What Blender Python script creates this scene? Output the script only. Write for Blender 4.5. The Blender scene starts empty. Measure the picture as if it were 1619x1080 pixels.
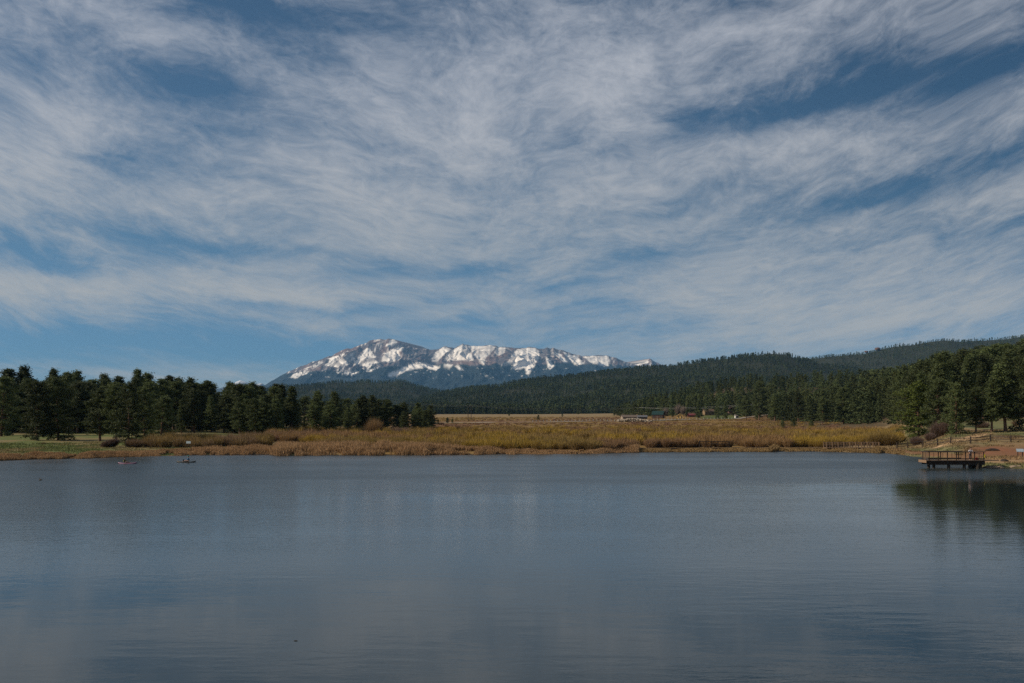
import bpy, math, random
import numpy as np
from mathutils import Vector, Matrix

# ------------------------------------------------------------------ camera, sky, sun, exposure
SC = bpy.context.scene
COL = SC.collection
F = 1574.0            # focal length in photo pixels (photo 1619 wide)
CX, HY, CAMZ = 809.5, 655.0, 7.5   # principal column, horizon row, eye height above the water
cam_d = bpy.data.cameras.new("camera")
cam = bpy.data.objects.new("camera", cam_d); COL.objects.link(cam)
cam.location = (0, 0, CAMZ); cam.rotation_euler = (math.radians(90), 0, 0)
cam_d.sensor_width = 36.0; cam_d.lens = 36.0 * F / 1619.0
cam_d.shift_y = (HY - 540.0) / 1619.0
cam_d.clip_start = 0.5; cam_d.clip_end = 120000
SC.camera = cam
SUN_EL, SUN_AHEAD = math.radians(30), math.radians(-8)   # sun at the left, hardly behind the camera
sun_dir = Vector((-math.cos(SUN_EL) * math.cos(SUN_AHEAD), math.cos(SUN_EL) * math.sin(SUN_AHEAD), math.sin(SUN_EL)))
sl = bpy.data.lights.new("sun", 'SUN'); sl.energy = 4.7; sl.angle = math.radians(0.5); sl.color = (1.0, 0.87, 0.70)
so = bpy.data.objects.new("sun", sl); COL.objects.link(so)
so.rotation_euler = (-sun_dir).to_track_quat('-Z', 'Y').to_euler(); so.location = (-300, 60, 200)
SC.view_settings.view_transform = 'Standard'; SC.view_settings.look = 'None'
SC.view_settings.exposure = 0.0; SC.view_settings.gamma = 1.0
SC.cycles.max_bounces = 8; SC.cycles.diffuse_bounces = 2; SC.cycles.glossy_bounces = 3
SC.cycles.use_denoising = False; SC.cycles.volume_bounces = 0; SC.cycles.transparent_max_bounces = 8
SKY_STRENGTH = 0.1


class NT:
    """small helper for building node trees"""
    def __init__(s, tree): s.t = tree; s.n = tree.nodes; s.l = tree.links
    def node(s, typ, **kw):
        n = s.n.new(typ)
        for k, v in kw.items(): setattr(n, k, v)
        return n
    def put(s, sock, v):
        if isinstance(v, bpy.types.NodeSocket): s.l.new(v, sock)
        elif v is not None: sock.default_value = v
    def m(s, op, a, b=None, c=None, clamp=False):
        n = s.node('ShaderNodeMath', operation=op, use_clamp=clamp)
        for i, v in enumerate((a, b, c)):
            if v is not None: s.put(n.inputs[i], v)
        return n.outputs[0]
    def vec(s, x, y, z=0.0):
        n = s.node('ShaderNodeCombineXYZ')
        for i, v in enumerate((x, y, z)): s.put(n.inputs[i], v)
        return n.outputs[0]
    def noise(s, v, scale, detail=3, rough=0.5, dist=0.0, out='Fac'):
        n = s.node('ShaderNodeTexNoise')
        if v is not None: s.l.new(v, n.inputs['Vector'])
        n.inputs['Scale'].default_value = scale; n.inputs['Detail'].default_value = detail
        n.inputs['Roughness'].default_value = rough; n.inputs['Distortion'].default_value = dist
        return n.outputs[out]
    def smooth(s, v, a, b, lo=0.0, hi=1.0):
        n = s.node('ShaderNodeMapRange', interpolation_type='SMOOTHSTEP')
        for i, x in zip((0, 1, 2, 3, 4), (v, a, b, lo, hi)): s.put(n.inputs[i], x)
        return n.outputs[0]
    def mix(s, f, a, b, blend='MIX'):
        n = s.node('ShaderNodeMix', data_type='RGBA', blend_type=blend)
        s.put(n.inputs[0], f); s.put(n.inputs[6], a); s.put(n.inputs[7], b)
        return n.outputs[2]


def sky_uv(px, py):
    u = math.atan((px - CX) / F)
    v = math.atan((HY - py) / math.hypot(F, px - CX))
    return u, v


# blobs of thicker (+) and thinner (-) cirrus: photo pixel of the direction, half sizes in pixels, tilt, amount
CIRRUS = [
    (240, 62, 60, 34, 0.0, .30), (40, 270, 110, 60, 0.1, .24), (90, 190, 80, 45, .1, .10), (60, 440, 230, 34, 0, .26),
    (350, 235, 210, 60, 0, .12), (640, 190, 260, 60, -.05, .10), (230, 335, 150, 34, 0, .20),
    (370, 465, 230, 30, 0, .22), (560, 375, 170, 30, .05, .14), (900, 300, 200, 50, .12, .18),
    (960, 150, 150, 60, .1, .12), (1130, 70, 150, 55, .2, .16), (1230, 235, 200, 26, .2, .22), (1400, 500, 300, 45, .08, .30),
    (1050, 470, 200, 36, .05, .18), (1560, 280, 90, 26, .2, .14), (1300, 400, 300, 40, .1, .06), (600, 300, 160, 30, 0, .10),
    (300, 145, 95, 30, .05, -.30), (370, 8, 110, 22, 0, -.34), (60, 90, 70, 60, .9, -.12), (540, 50, 120, 36, .1, -.12),
    (40, 400, 90, 20, -.2, -.46), (340, 398, 120, 13, 0, -.42), (130, 420, 60, 14, 0, -.22), (180, 265, 120, 30, .3, -.14),
    (600, 433, 70, 10, 0, -.20), (390, 480, 70, 9, 0, -.24), (560, 486, 110, 11, 0, -.34), (740, 432, 90, 9, 0, -.26),
    (120, 545, 420, 26, 0, -.40), (200, 590, 260, 8, 0, .22), (480, 560, 120, 20, 0, -.26),
    (1290, 160, 210, 22, .14, -.34), (1530, 125, 130, 26, .22, -.38), (1360, 90, 70, 18, .2, -.16), (1240, 185, 80, 14, .2, -.18),
    (870, 452, 90, 11, 0, -.34), (1020, 410, 90, 12, .1, -.26), (1350, 320, 150, 16, .12, -.30), (1440, 285, 120, 20, .15, -.26),
    (1590, 240, 60, 22, .2, -.24), (1060, 330, 70, 14, .1, -.20), (930, 490, 110, 8, .05, -.22), (1180, 15, 90, 14, .1, -.20),
    (700, 520, 200, 8, .02, -.16), (740, 497, 60, 8, .05, .14), (860, 525, 130, 10, .03, .10), (1600, 345, 60, 12, .1, -.14),
]


def build_world():
    w = bpy.data.worlds.new("World"); SC.world = w; w.use_nodes = True
    w.cycles.sampling_method = 'MANUAL'; w.cycles.sample_map_resolution = 512
    T = NT(w.node_tree); T.n.clear()
    out = T.node('ShaderNodeOutputWorld'); bg = T.node('ShaderNodeBackground')
    bg.inputs['Strength'].default_value = SKY_STRENGTH
    sky = T.node('ShaderNodeTexSky', sky_type='NISHITA'); sky.sun_disc = False
    sky.sun_elevation = SUN_EL; sky.sun_rotation = math.atan2(sun_dir.x, sun_dir.y)
    sky.altitude = 2400; sky.air_density = 1.0; sky.dust_density = 0.15; sky.ozone_density = 2.0
    tc = T.node('ShaderNodeTexCoord'); sep = T.node('ShaderNodeSeparateXYZ'); T.l.new(tc.outputs['Generated'], sep.inputs[0])
    x, y, z = sep.outputs
    U = T.m('ARCTAN2', x, y)
    V = T.m('ARCSINE', T.m('MINIMUM', T.m('MAXIMUM', z, -1.0), 1.0))
    W = T.m('SUBTRACT', V, T.m('MULTIPLY', T.m('MULTIPLY', U, U), 0.32))    # the streaks sag towards the middle of the view
    base = T.vec(U, W, 0.0)
    wn = T.noise(base, 3.0, 3, .55, out='Color')
    wv = T.node('ShaderNodeVectorMath', operation='MULTIPLY_ADD')
    T.l.new(wn, wv.inputs[0]); wv.inputs[1].default_value = (.22, .10, 0); T.l.new(base, wv.inputs[2])
    sp = T.node('ShaderNodeSeparateXYZ'); T.l.new(wv.outputs[0], sp.inputs[0])
    u2, w2, _ = sp.outputs
    # rows nearer the horizon are squeezed
    w3 = T.m('LOGARITHM', T.m('ADD', T.m('MAXIMUM', w2, -0.05), 0.16), 2.718)
    big = T.noise(T.vec(T.m('MULTIPLY', u2, 3.2), T.m('MULTIPLY', w3, 2.6), .3), 1.0, 4, .55)
    streak = T.noise(T.vec(T.m('MULTIPLY', u2, 8.0), T.m('MULTIPLY', w3, 7.0), 4.2), 1.0, 5, .62, .35)
    comb = T.noise(T.vec(T.m('MULTIPLY', u2, 17.0), T.m('MULTIPLY', w3, 21.0), 2.7), 1.0, 4, .64, .45)
    fib = T.noise(T.vec(T.m('MULTIPLY', u2, 60.0), T.m('MULTIPLY', w3, 60.0), 9.1), 1.0, 3, .68, .5)
    d = T.m('ADD', T.m('ADD', T.m('MULTIPLY', big, .34), T.m('MULTIPLY', streak, .60)), T.m('ADD', T.m('MULTIPLY', comb, .44), T.m('MULTIPLY', fib, .26)))
    d = T.m('SUBTRACT', d, .15)
    pv = T.vec(U, T.m('MULTIPLY_ADD', T.m('SUBTRACT', streak, .5), .05, V), 0.0)
    for px, py, ax, ay, tilt, amt in CIRRUS:
        mp = T.node('ShaderNodeMapping', vector_type='TEXTURE'); T.l.new(pv, mp.inputs[0])
        mp.inputs['Location'].default_value = (*sky_uv(px, py), 0); mp.inputs['Rotation'].default_value = (0, 0, tilt)
        mp.inputs['Scale'].default_value = (ax * 2.4 / F, ay * 2.4 / F, 1)
        gr = T.node('ShaderNodeTexGradient', gradient_type='QUADRATIC_SPHERE'); T.l.new(mp.outputs[0], gr.inputs[0])
        d = T.m('MULTIPLY_ADD', gr.outputs['Fac'], amt * .85, d)
    cov = T.smooth(d, .38, 1.08)
    up = T.smooth(V, -.01, .02)
    cov = T.m('MULTIPLY', T.m('MULTIPLY', cov, up), .90)
    tint = T.mix(T.smooth(U, -.05, .55), (.46, .59, .60, 1), (.22, .34, .38, 1))      # deeper blue away from the sun
    tint = T.mix(T.smooth(V, 0.0, .20), (.25, .42, .59, 1), tint)
    blue = T.mix(1.0, sky.outputs[0], tint, 'MULTIPLY')
    ccol = T.mix(T.smooth(V, .02, .40), (4.75, 4.55, 4.15, 1), (5.3, 5.45, 5.9, 1))
    col = T.mix(cov, blue, ccol)
    T.l.new(col, bg.inputs['Color']); T.l.new(bg.outputs[0], out.inputs['Surface'])


build_world()

# ------------------------------------------------------------------ helpers
rng = np.random.default_rng(7)
random.seed(7)


def P(px, py, Y):
    return ((px - CX) * Y / F, Y, CAMZ + (HY - py) * Y / F)


def hash2(ix, iy, seed):
    h = (ix.astype(np.int64) * 374761393 + iy.astype(np.int64) * 668265263 + seed * 1442695041) & 0x7fffffff
    h = ((h ^ (h >> 13)) * 1274126177) & 0x7fffffff
    return ((h ^ (h >> 16)) & 0xffff) / 65535.0


def vnoise(x, y, seed=0):
    x = np.asarray(x, float); y = np.asarray(y, float)
    ix = np.floor(x); iy = np.floor(y); fx = x - ix; fy = y - iy
    fx = fx * fx * (3 - 2 * fx); fy = fy * fy * (3 - 2 * fy)
    a = hash2(ix, iy, seed); b = hash2(ix + 1, iy, seed); c = hash2(ix, iy + 1, seed); d = hash2(ix + 1, iy + 1, seed)
    return (a * (1 - fx) + b * fx) * (1 - fy) + (c * (1 - fx) + d * fx) * fy


def fbm(x, y, o=4, seed=0, g=.5):
    s = 0; a = 1; t = 0
    for i in range(o):
        s = s + a * vnoise(np.asarray(x) * 2 ** i, np.asarray(y) * 2 ** i, seed + i * 17); t += a; a *= g
    return s / t


def ridged(x, y, o=4, seed=0):
    s = 0; a = 1; t = 0
    for i in range(o):
        s = s + a * (1 - abs(2 * vnoise(np.asarray(x) * 2 ** i, np.asarray(y) * 2 ** i, seed + i * 31) - 1)); t += a; a *= .5
    return s / t


def sstep(a, b, x):
    t = np.clip((x - a) / (b - a), 0, 1); return t * t * (3 - 2 * t)


def tag(o, label=None, cat=None, group=None, kind=None):
    if label: o['label'] = label
    if cat: o['category'] = cat
    if group: o['group'] = group
    if kind: o['kind'] = kind
    return o


def big_mesh(name, v, f, mats, attr=None, midx=None, smooth=False):
    """mesh from numpy arrays; f is (M,3) or (M,4)"""
    v = np.ascontiguousarray(v, np.float32); f = np.ascontiguousarray(f, np.int32); k = f.shape[1]
    me = bpy.data.meshes.new(name)
    me.vertices.add(len(v)); me.vertices.foreach_set('co', v.ravel())
    me.loops.add(f.size); me.loops.foreach_set('vertex_index', f.ravel())
    me.polygons.add(len(f)); me.polygons.foreach_set('loop_start', np.arange(0, f.size, k, dtype=np.int32))
    if midx is not None: me.polygons.foreach_set('material_index', np.ascontiguousarray(midx, np.int32))
    if smooth: me.polygons.foreach_set('use_smooth', np.ones(len(f), bool))
    if attr is not None:
        ca = me.color_attributes.new('tint', 'FLOAT_COLOR', 'POINT')
        c = np.ones((len(v), 4), np.float32); c[:, :3] = attr; ca.data.foreach_set('color', c.ravel())
    for m in (mats if isinstance(mats, (list, tuple)) else [mats]): me.materials.append(m)
    me.update(calc_edges=True); me.validate()
    return me


def link(name, me, parent=None, loc=(0, 0, 0)):
    o = bpy.data.objects.new(name, me); COL.objects.link(o); o.location = loc
    if parent is not None: o.parent = parent
    return o


def empty(name, loc, rz=0.0):
    o = bpy.data.objects.new(name, None); COL.objects.link(o); o.location = loc; o.rotation_euler = (0, 0, rz)
    o.empty_display_size = 0.5
    return o


class MB:
    """collects boxes, bars, tubes and polygons into one mesh"""
    def __init__(s): s.v = []; s.f = []
    def poly(s, pts, faces):
        b = len(s.v); s.v += [tuple(p) for p in pts]; s.f += [tuple(b + i for i in f) for f in faces]; return s
    def box(s, c, d, rz=0.0, ry=0.0, rx=0.0):
        M = Matrix.Translation(c) @ Matrix.Rotation(rz, 4, 'Z') @ Matrix.Rotation(ry, 4, 'Y') @ Matrix.Rotation(rx, 4, 'X')
        pts = [M @ Vector((sx * d[0] / 2, sy * d[1] / 2, sz * d[2] / 2)) for sx in (-1, 1) for sy in (-1, 1) for sz in (-1, 1)]
        return s.poly(pts, [(0, 1, 3, 2), (4, 6, 7, 5), (0, 4, 5, 1), (2, 3, 7, 6), (0, 2, 6, 4), (1, 5, 7, 3)])
    def tube(s, pts, rad, n=8):
        pts = [Vector(p) for p in pts]
        if not hasattr(rad, '__len__'): rad = [rad] * len(pts)
        b = len(s.v)
        for i, p in enumerate(pts):
            t = (pts[min(i + 1, len(pts) - 1)] - pts[max(i - 1, 0)]).normalized()
            a = t.orthogonal().normalized() if abs(t.z) > .9 else t.cross(Vector((0, 0, 1))).normalized()
            c = t.cross(a)
            for k in range(n):
                q = 2 * math.pi * k / n
                s.v.append(tuple(p + (a * math.cos(q) + c * math.sin(q)) * rad[i]))
        for i in range(len(pts) - 1):
            for k in range(n):
                k2 = (k + 1) % n
                s.f.append((b + i * n + k, b + i * n + k2, b + (i + 1) * n + k2, b + (i + 1) * n + k))
        s.f.append(tuple(b + k for k in range(n))[::-1]); e = b + (len(pts) - 1) * n
        s.f.append(tuple(e + k for k in range(n)))
        return s
    def bar(s, a, b, w, h):
        a = Vector(a); b = Vector(b); d = b - a
        return s.box((a + b) / 2, (d.length, w, h), math.atan2(d.y, d.x), -math.asin(d.z / d.length))
    def build(s, name, mat, parent=None, smooth=False, loc=(0, 0, 0)):
        me = bpy.data.meshes.new(name); me.from_pydata(s.v, [], s.f); me.materials.append(mat)
        if smooth: me.polygons.foreach_set('use_smooth', [True] * len(me.polygons))
        me.update()
        return link(name, me, parent, loc)


# ------------------------------------------------------------------ materials
def mat(name, col, rough=.85, var=.25, scale=4.0, bump=0.0, attr=False, objrand=0.0, spec=.3, transl=0.0, coords='Object', col2=None):
    m = bpy.data.materials.new(name); m.use_nodes = True
    T = NT(m.node_tree); bs = T.n['Principled BSDF']; outn = T.n['Material Output']
    tc = T.node('ShaderNodeTexCoord')
    src = tc.outputs[coords]
    if coords == 'World': pass
    n = T.noise(src, scale, 5, .6)
    if attr:
        a = T.node('ShaderNodeAttribute', attribute_name='tint'); c = a.outputs['Color']
    else:
        c = (*col, 1)
    if col2: c = T.mix(T.smooth(n, .42, .62), c, (*col2, 1))
    f = T.m('MULTIPLY_ADD', n, 2 * var, 1 - var)
    if objrand:
        oi = T.node('ShaderNodeObjectInfo'); f = T.m('MULTIPLY', f, T.m('MULTIPLY_ADD', oi.outputs['Random'], 2 * objrand, 1 - objrand))
    v = T.node('ShaderNodeVectorMath', operation='SCALE'); T.put(v.inputs[0], c if not isinstance(c, tuple) else c[:3]); T.l.new(f, v.inputs['Scale'])
    T.l.new(v.outputs[0], bs.inputs['Base Color'])
    bs.inputs['Roughness'].default_value = rough; bs.inputs['Specular IOR Level'].default_value = spec
    if bump:
        b = T.node('ShaderNodeBump'); b.inputs['Strength'].default_value = 1.0; b.inputs['Distance'].default_value = bump
        T.l.new(n, b.inputs['Height']); T.l.new(b.outputs[0], bs.inputs['Normal'])
    if transl:
        tr = T.node('ShaderNodeBsdfTranslucent'); T.l.new(v.outputs[0], tr.inputs['Color'])
        ms = T.node('ShaderNodeMixShader'); ms.inputs[0].default_value = transl
        T.l.new(bs.outputs[0], ms.inputs[1]); T.l.new(tr.outputs[0], ms.inputs[2]); T.l.new(ms.outputs[0], outn.inputs['Surface'])
    return m


M = {}
M['needles'] = mat('pine_needles', (.068, .087, .030), .75, .38, .35, objrand=.45, transl=.30)
M['needles_bright'] = mat('pine_needles_fresh', (.085, .110, .020), .75, .25, .35, objrand=.1, transl=.25)
M['bark'] = mat('pine_bark', (.11, .065, .042), .9, .4, 3.0)
M['far_needles'] = mat('far_pine_needles', (1, 1, 1), .9, .12, .02, attr=True, spec=.1)
M['twigs'] = mat('willow_twigs', (1, 1, 1), .8, .2, .6, attr=True, spec=.15, transl=.25)
M['reed'] = mat('dry_reed', (1, 1, 1), .8, .2, .8, attr=True, spec=.15, transl=.25)
M['ground'] = mat('meadow_ground', (1, 1, 1), .95, .35, 1.3, bump=.12, attr=True, spec=.1)
M['hill'] = mat('forest_floor', (.032, .034, .018), .95, .3, .01, spec=.1)
M['mountain'] = mat('mountain_cover', (1, 1, 1), .85, .12, .01, attr=True, spec=.15)
M['plank'] = mat('weathered_planks', (.125, .085, .055), .85, .35, 3.0)
M['timber'] = mat('dark_timber', (.034, .024, .018), .85, .35, 3.0)
M['pile'] = mat('wet_piles', (.03, .024, .018), .7, .3, 3.0)
M['rail_wood'] = mat('grey_rail_wood', (.048, .036, .030), .85, .3, 4.0)
M['bridge_wood'] = mat('tan_bridge_wood', (.20, .13, .08), .85, .3, 4.0)  # also gives the pier's left end its sunlit tone
M['sand'] = mat('sandy_soil', (.44, .29, .155), .95, .25, .9, bump=.05)
M['road'] = mat('gravel_road', (.30, .26, .21), .95, .2, .5)
M['stone'] = mat('shore_stone', (.22, .17, .12), .9, .35, 3.0, bump=.05)
M['pale_stone'] = mat('pale_stone', (.34, .29, .225), .9, .35, 2.0, bump=.05)
M['red_stone'] = mat('red_rock', (.13, .075, .058), .9, .35, .2, bump=.5)
M['white_paint'] = mat('white_paint', (.50, .48, .44), .7, .1, 2.0)


def simple(name, col, rough=.7, var=.12, scale=3.0, spec=.3):
    return mat(name, col, rough, var, scale, spec=spec)


def water_material():
    m = bpy.data.materials.new('lake_water'); m.use_nodes = True
    T = NT(m.node_tree); bs = T.n['Principled BSDF']
    bs.inputs['Base Color'].default_value = (.022, .032, .034, 1)
    bs.inputs['Roughness'].default_value = .03; bs.inputs['IOR'].default_value = 1.333
    tc = T.node('ShaderNodeTexCoord'); sep = T.node('ShaderNodeSeparateXYZ'); T.l.new(tc.outputs['Object'], sep.inputs[0])
    x, y, _ = sep.outputs
    # wind-ruffled far water, calmer water nearer in, edge running obliquely over the lake
    pn = T.noise(T.vec(T.m('MULTIPLY', x, .032), T.m('MULTIPLY', y, .05), 3.1), 1.0, 4, .55)
    edge = T.m('MINIMUM', T.m('MULTIPLY_ADD', x, .50, T.m('MULTIPLY_ADD', pn, 44.0, 68.0)), 112.0)
    ruf = T.smooth(T.m('DIVIDE', T.m('SUBTRACT', y, edge), T.smooth(x, -15.0, 35.0, 44.0, 14.0)), -.7, 1.0)
    ruf = T.m('MAXIMUM', ruf, T.m('MULTIPLY', T.smooth(x, 46.0, 8.0), T.smooth(y, 38.0, 62.0, 0.0, .32)))
    rufl = T.smooth(T.noise(T.vec(T.m('MULTIPLY', x, .03), T.m('MULTIPLY', y, .10), 7.7), 1.0, 3, .5), .35, .65)
    fine = T.noise(T.vec(T.m('MULTIPLY', x, 2.2), T.m('MULTIPLY', y, 3.6), 0.0), 1.0, 3, .6)
    mid = T.noise(T.vec(T.m('MULTIPLY', x, .55), T.m('MULTIPLY', y, 1.5), 5.0), 1.0, 4, .6, .5)
    swell = T.noise(T.vec(T.m('MULTIPLY', x, .16), T.m('MULTIPLY', y, .55), 2.0), 1.0, 2, .5, .4)
    slick = T.smooth(T.noise(T.vec(T.m('MULTIPLY', x, .035), T.m('MULTIPLY', y, .16), 11.0), 1.0, 4, .6), .40, .62, .25, 1.15)
    near = T.m('MULTIPLY', T.smooth(y, 70.0, 30.0), slick)
    T.put(bs.inputs['Roughness'], T.m('MULTIPLY_ADD', T.m('MULTIPLY', ruf, T.m('MULTIPLY_ADD', rufl, .35, .75)), .25, .03))
    h = T.m('MULTIPLY', fine, T.m('MULTIPLY_ADD', T.m('MULTIPLY', ruf, T.m('MULTIPLY_ADD', rufl, .5, .7)), .034, .0016))
    h = T.m('MULTIPLY_ADD', mid, T.m('ADD', T.m('MULTIPLY_ADD', ruf, .03, T.m('MULTIPLY', slick, .0045)), T.m('MULTIPLY', near, .007)), h)
    h = T.m('MULTIPLY_ADD', swell, .009, h)
    b = T.node('ShaderNodeBump'); b.inputs['Strength'].default_value = 1.0; b.inputs['Distance'].default_value = 1.0
    T.l.new(h, b.inputs['Height']); T.l.new(b.outputs[0], bs.inputs['Normal'])
    return m


# ------------------------------------------------------------------ terrain: columns of (distance, height) nodes
NODES = {
    -900: [(105, 0), (112, .8), (180, 1.6), (260, 2.4), (400, 4), (700, 6), (1200, 8), (2000, 9)],
    -200: [(150, 0), (158, .9), (200, 1.4), (260, 2), (320, 2.6), (450, 3.9), (1000, 7), (1900, 9)],
    0: [(162, 0), (170, .9), (200, 1.3), (230, 1.65), (315, 2.5), (450, 3.8), (1000, 7), (1900, 9)],
    200: [(176, 0), (183, .7), (205, 1.1), (240, 1.6), (315, 2.5), (450, 3.6), (1000, 6), (1900, 8)],
    330: [(184, 0), (190, .5), (210, .9), (250, 1.5), (330, 2.4), (450, 3.2), (1000, 5), (1900, 8)],
    425: [(187, 0), (192, .5), (215, .9), (260, 1.4), (340, 2.2), (450, 2.8), (1000, 4.6), (1900, 7.6)],
    440: [(181, 0), (186, .5), (215, .9), (260, 1.4), (340, 2.2), (450, 2.8), (1000, 4.6), (1900, 7.6)],
    600: [(182, 0), (187, .5), (230, .8), (280, 1.1), (360, 1.7), (500, 2.2), (1000, 4.4), (1900, 7.5)],
    700: [(184, 0), (188, .5), (230, .7), (300, 1.0), (400, 1.4), (620, 2.45), (1000, 4.2), (1900, 7.5)],
    850: [(188, 0), (192, .45), (230, .65), (300, 1), (400, 1.4), (620, 2.45), (1000, 4.6), (1900, 7.6)],
    1000: [(194, 0), (198, .45), (230, .6), (300, 1), (400, 1.4), (620, 2.6), (1000, 4.5), (1400, 9)],
    1150: [(198, 0), (202, .45), (230, .6), (300, 1), (400, 1.5), (800, 3.6), (950, 10), (1250, 40)],
    1300: [(200, 0), (204, .45), (230, .6), (300, 1), (420, 1.6), (600, 2.8), (800, 13), (1100, 38)],
    1400: [(190, 0), (194, .5), (220, .8), (280, 1.3), (340, 2.1), (430, 2.9), (600, 14), (950, 36)],
    1450: [(176, 0), (180, .5), (200, 1.0), (215, 1.6), (232, 2.5), (320, 6), (500, 16), (880, 37)],
    1500: [(160, 0), (165, .7), (180, 1.9), (195, 3.2), (225, 4.2), (320, 8), (500, 18), (850, 40)],
    1545: [(140, 0), (143, .5), (160, 1.3), (180, 2.3), (200, 3.7), (235, 4.6), (450, 18), (800, 43)],
    1619: [(137, 0), (141, .6), (155, 1.2), (180, 2.7), (205, 4.3), (235, 5.2), (450, 20), (720, 43)],
    1750: [(120, 0), (126, .6), (150, 1.5), (180, 3), (205, 4.6), (250, 6.5), (450, 21), (700, 45)],
    2400: [(60, 0), (66, 1), (90, 2), (120, 4), (180, 8), (250, 12), (450, 25), (700, 45)],
    3300: [(35, 0), (40, 1), (60, 2), (90, 4), (140, 8), (220, 12), (450, 25), (700, 45)],
}
NPX = np.array(sorted(NODES)); NY = np.array([[a for a, b in NODES[p]] for p in NPX], float); NZ = np.array([[b for a, b in NODES[p]] for p in NPX], float)


def shore(px):
    px = np.asarray(px, float)
    s = np.interp(px, NPX, NY[:, 0])
    return s + (vnoise(px / 14.0, px * 0, 5) - .5) * 2.4 + (vnoise(px / 47.0, px * 0, 6) - .5) * 3


def terr(px, Y):
    """ground height (vectorised)"""
    px = np.asarray(px, float); Y = np.asarray(Y, float); px, Y = np.broadcast_arrays(px, Y)
    ys = [np.interp(px, NPX, NY[:, k]) for k in range(8)]; zs = [np.interp(px, NPX, NZ[:, k]) for k in range(8)]
    d = shore(px) - ys[0]; ys[0] = ys[0] + d; ys[1] = ys[1] + d
    ys += [ys[7] * 1.6, ys[7] * 3.2, ys[7] * 40]; zs += [zs[7] * .6 + 3, np.full_like(px, 10.0), np.full_like(px, 10.0)]
    z = np.maximum((Y - ys[0]) * .18, -1.6)
    for k in range(10):
        t = np.clip((Y - ys[k]) / (ys[k + 1] - ys[k]), 0, 1)
        z = np.where(Y >= ys[k], zs[k] + (zs[k + 1] - zs[k]) * t, z)
    X = (px - CX) * Y / F
    land = sstep(2, 14, Y - ys[0])
    z = z + land * ((fbm(X / 7, Y / 7, 3, 21) - .5) * .35 + (fbm(X / 40, Y / 40, 3, 22) - .5) * .5 * sstep(200, 320, Y))
    steep = sstep(6, 20, z)
    z = z + steep * (fbm(X / 130, Y / 130, 3, 23) - .5) * 9
    return z


def at(px, Y, dz=0.0):
    return ((px - CX) * Y / F, Y, float(terr(px, Y)) + dz)


def hit(px, py, lo=120.0, hi=1500.0):
    """distance at which a line of sight first meets the ground"""
    Ys = np.geomspace(lo, hi, 3000)
    z = terr(np.full_like(Ys, px), Ys); ray = CAMZ + (HY - py) * Ys / F
    k = np.nonzero(z >= ray)[0]
    return float(Ys[k[0]]) if len(k) else hi


def soil_colours(px, Y, z):
    X = (px - CX) * Y / F
    n1 = fbm(X / 9, Y / 14, 4, 51); n2 = fbm(X / 3, Y / 5, 3, 52); n3 = fbm(X / 60, Y / 60, 3, 53)
    tan = np.array([.235, .170, .088]); green = np.array([.105, .130, .042]); brown = np.array([.135, .085, .052])
    red = np.array([.215, .095, .052]); sand = np.array([.30, .195, .105]); ochre = np.array([.20, .125, .042]); floor = np.array([.10, .075, .045])
    def mixc(a, b, t): return a + (b - a) * np.clip(t, 0, 1)[..., None]
    s = shore(px); off = Y - s
    c = np.broadcast_to(tan, px.shape + (3,)).copy()
    left = sstep(560, 420, px)
    c = mixc(c, green, left * (.35 + .65 * sstep(.34, .54, n1)) * .95)
    c = mixc(c, brown, left * sstep(.58, .72, n2 * .5 + n3 * .5) * .8)
    # the wide flat beyond the willows: ochre scrub, then pale dry grass
    mid = sstep(480, 640, px) * sstep(1330, 1230, px)
    c = mixc(c, ochre, mid * sstep(1250, 850, Y) * (.55 + .45 * sstep(.30, .5, n1)))
    c = mixc(c, np.array([.15, .075, .05]), mid * sstep(.55, .7, n3) * sstep(300, 400, Y) * sstep(1200, 700, Y) * .6)
    c = mixc(c, green * .9, sstep(1090, 1120, px) * sstep(1190, 1160, px) * sstep(760, 800, Y) * sstep(1000, 930, Y))
    # right bank: tussock grass, red cut soil, sandy foot
    right = sstep(1400, 1460, px)
    c = mixc(c, np.array([.145, .15, .068]), right * sstep(.35, .6, n1))
    c = mixc(c, brown, right * sstep(.55, .7, n2) * .7)
    reds = sstep(1500, 1540, px) * sstep(148, 153, Y) * sstep(178, 168, Y)
    c = mixc(c, red * (.6 + .8 * n2)[..., None], np.clip(reds * (.35 + 1.5 * (n1 - .3)), 0, 1))
    c = mixc(c, red * .9, sstep(1400, 1430, px) * sstep(1560, 1500, px) * sstep(12, 8, off) * sstep(1.5, 3, off) * .7)
    c = mixc(c, sand, sstep(1540, 1560, px) * sstep(152, 147, Y) * sstep(2.5, 5, off) * sstep(.3, .5, n1))
    c = mixc(c, np.array([.12, .115, .045]), sstep(1545, 1580, px) * sstep(5, 1.5, off) * .7)
    # forest floor under the pines of the right slope and of the left wood
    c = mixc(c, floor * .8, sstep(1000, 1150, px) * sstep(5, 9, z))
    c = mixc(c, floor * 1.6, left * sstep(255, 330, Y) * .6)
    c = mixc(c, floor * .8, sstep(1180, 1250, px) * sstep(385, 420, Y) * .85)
    # mud at the waterline
    c = mixc(c, np.array([.055, .042, .028]), sstep(.9, .2, off) * sstep(-3, 0, off) * .9)
    c = mixc(c, np.array([.03, .028, .02]), sstep(0.2, -1.0, off))
    return c


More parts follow.
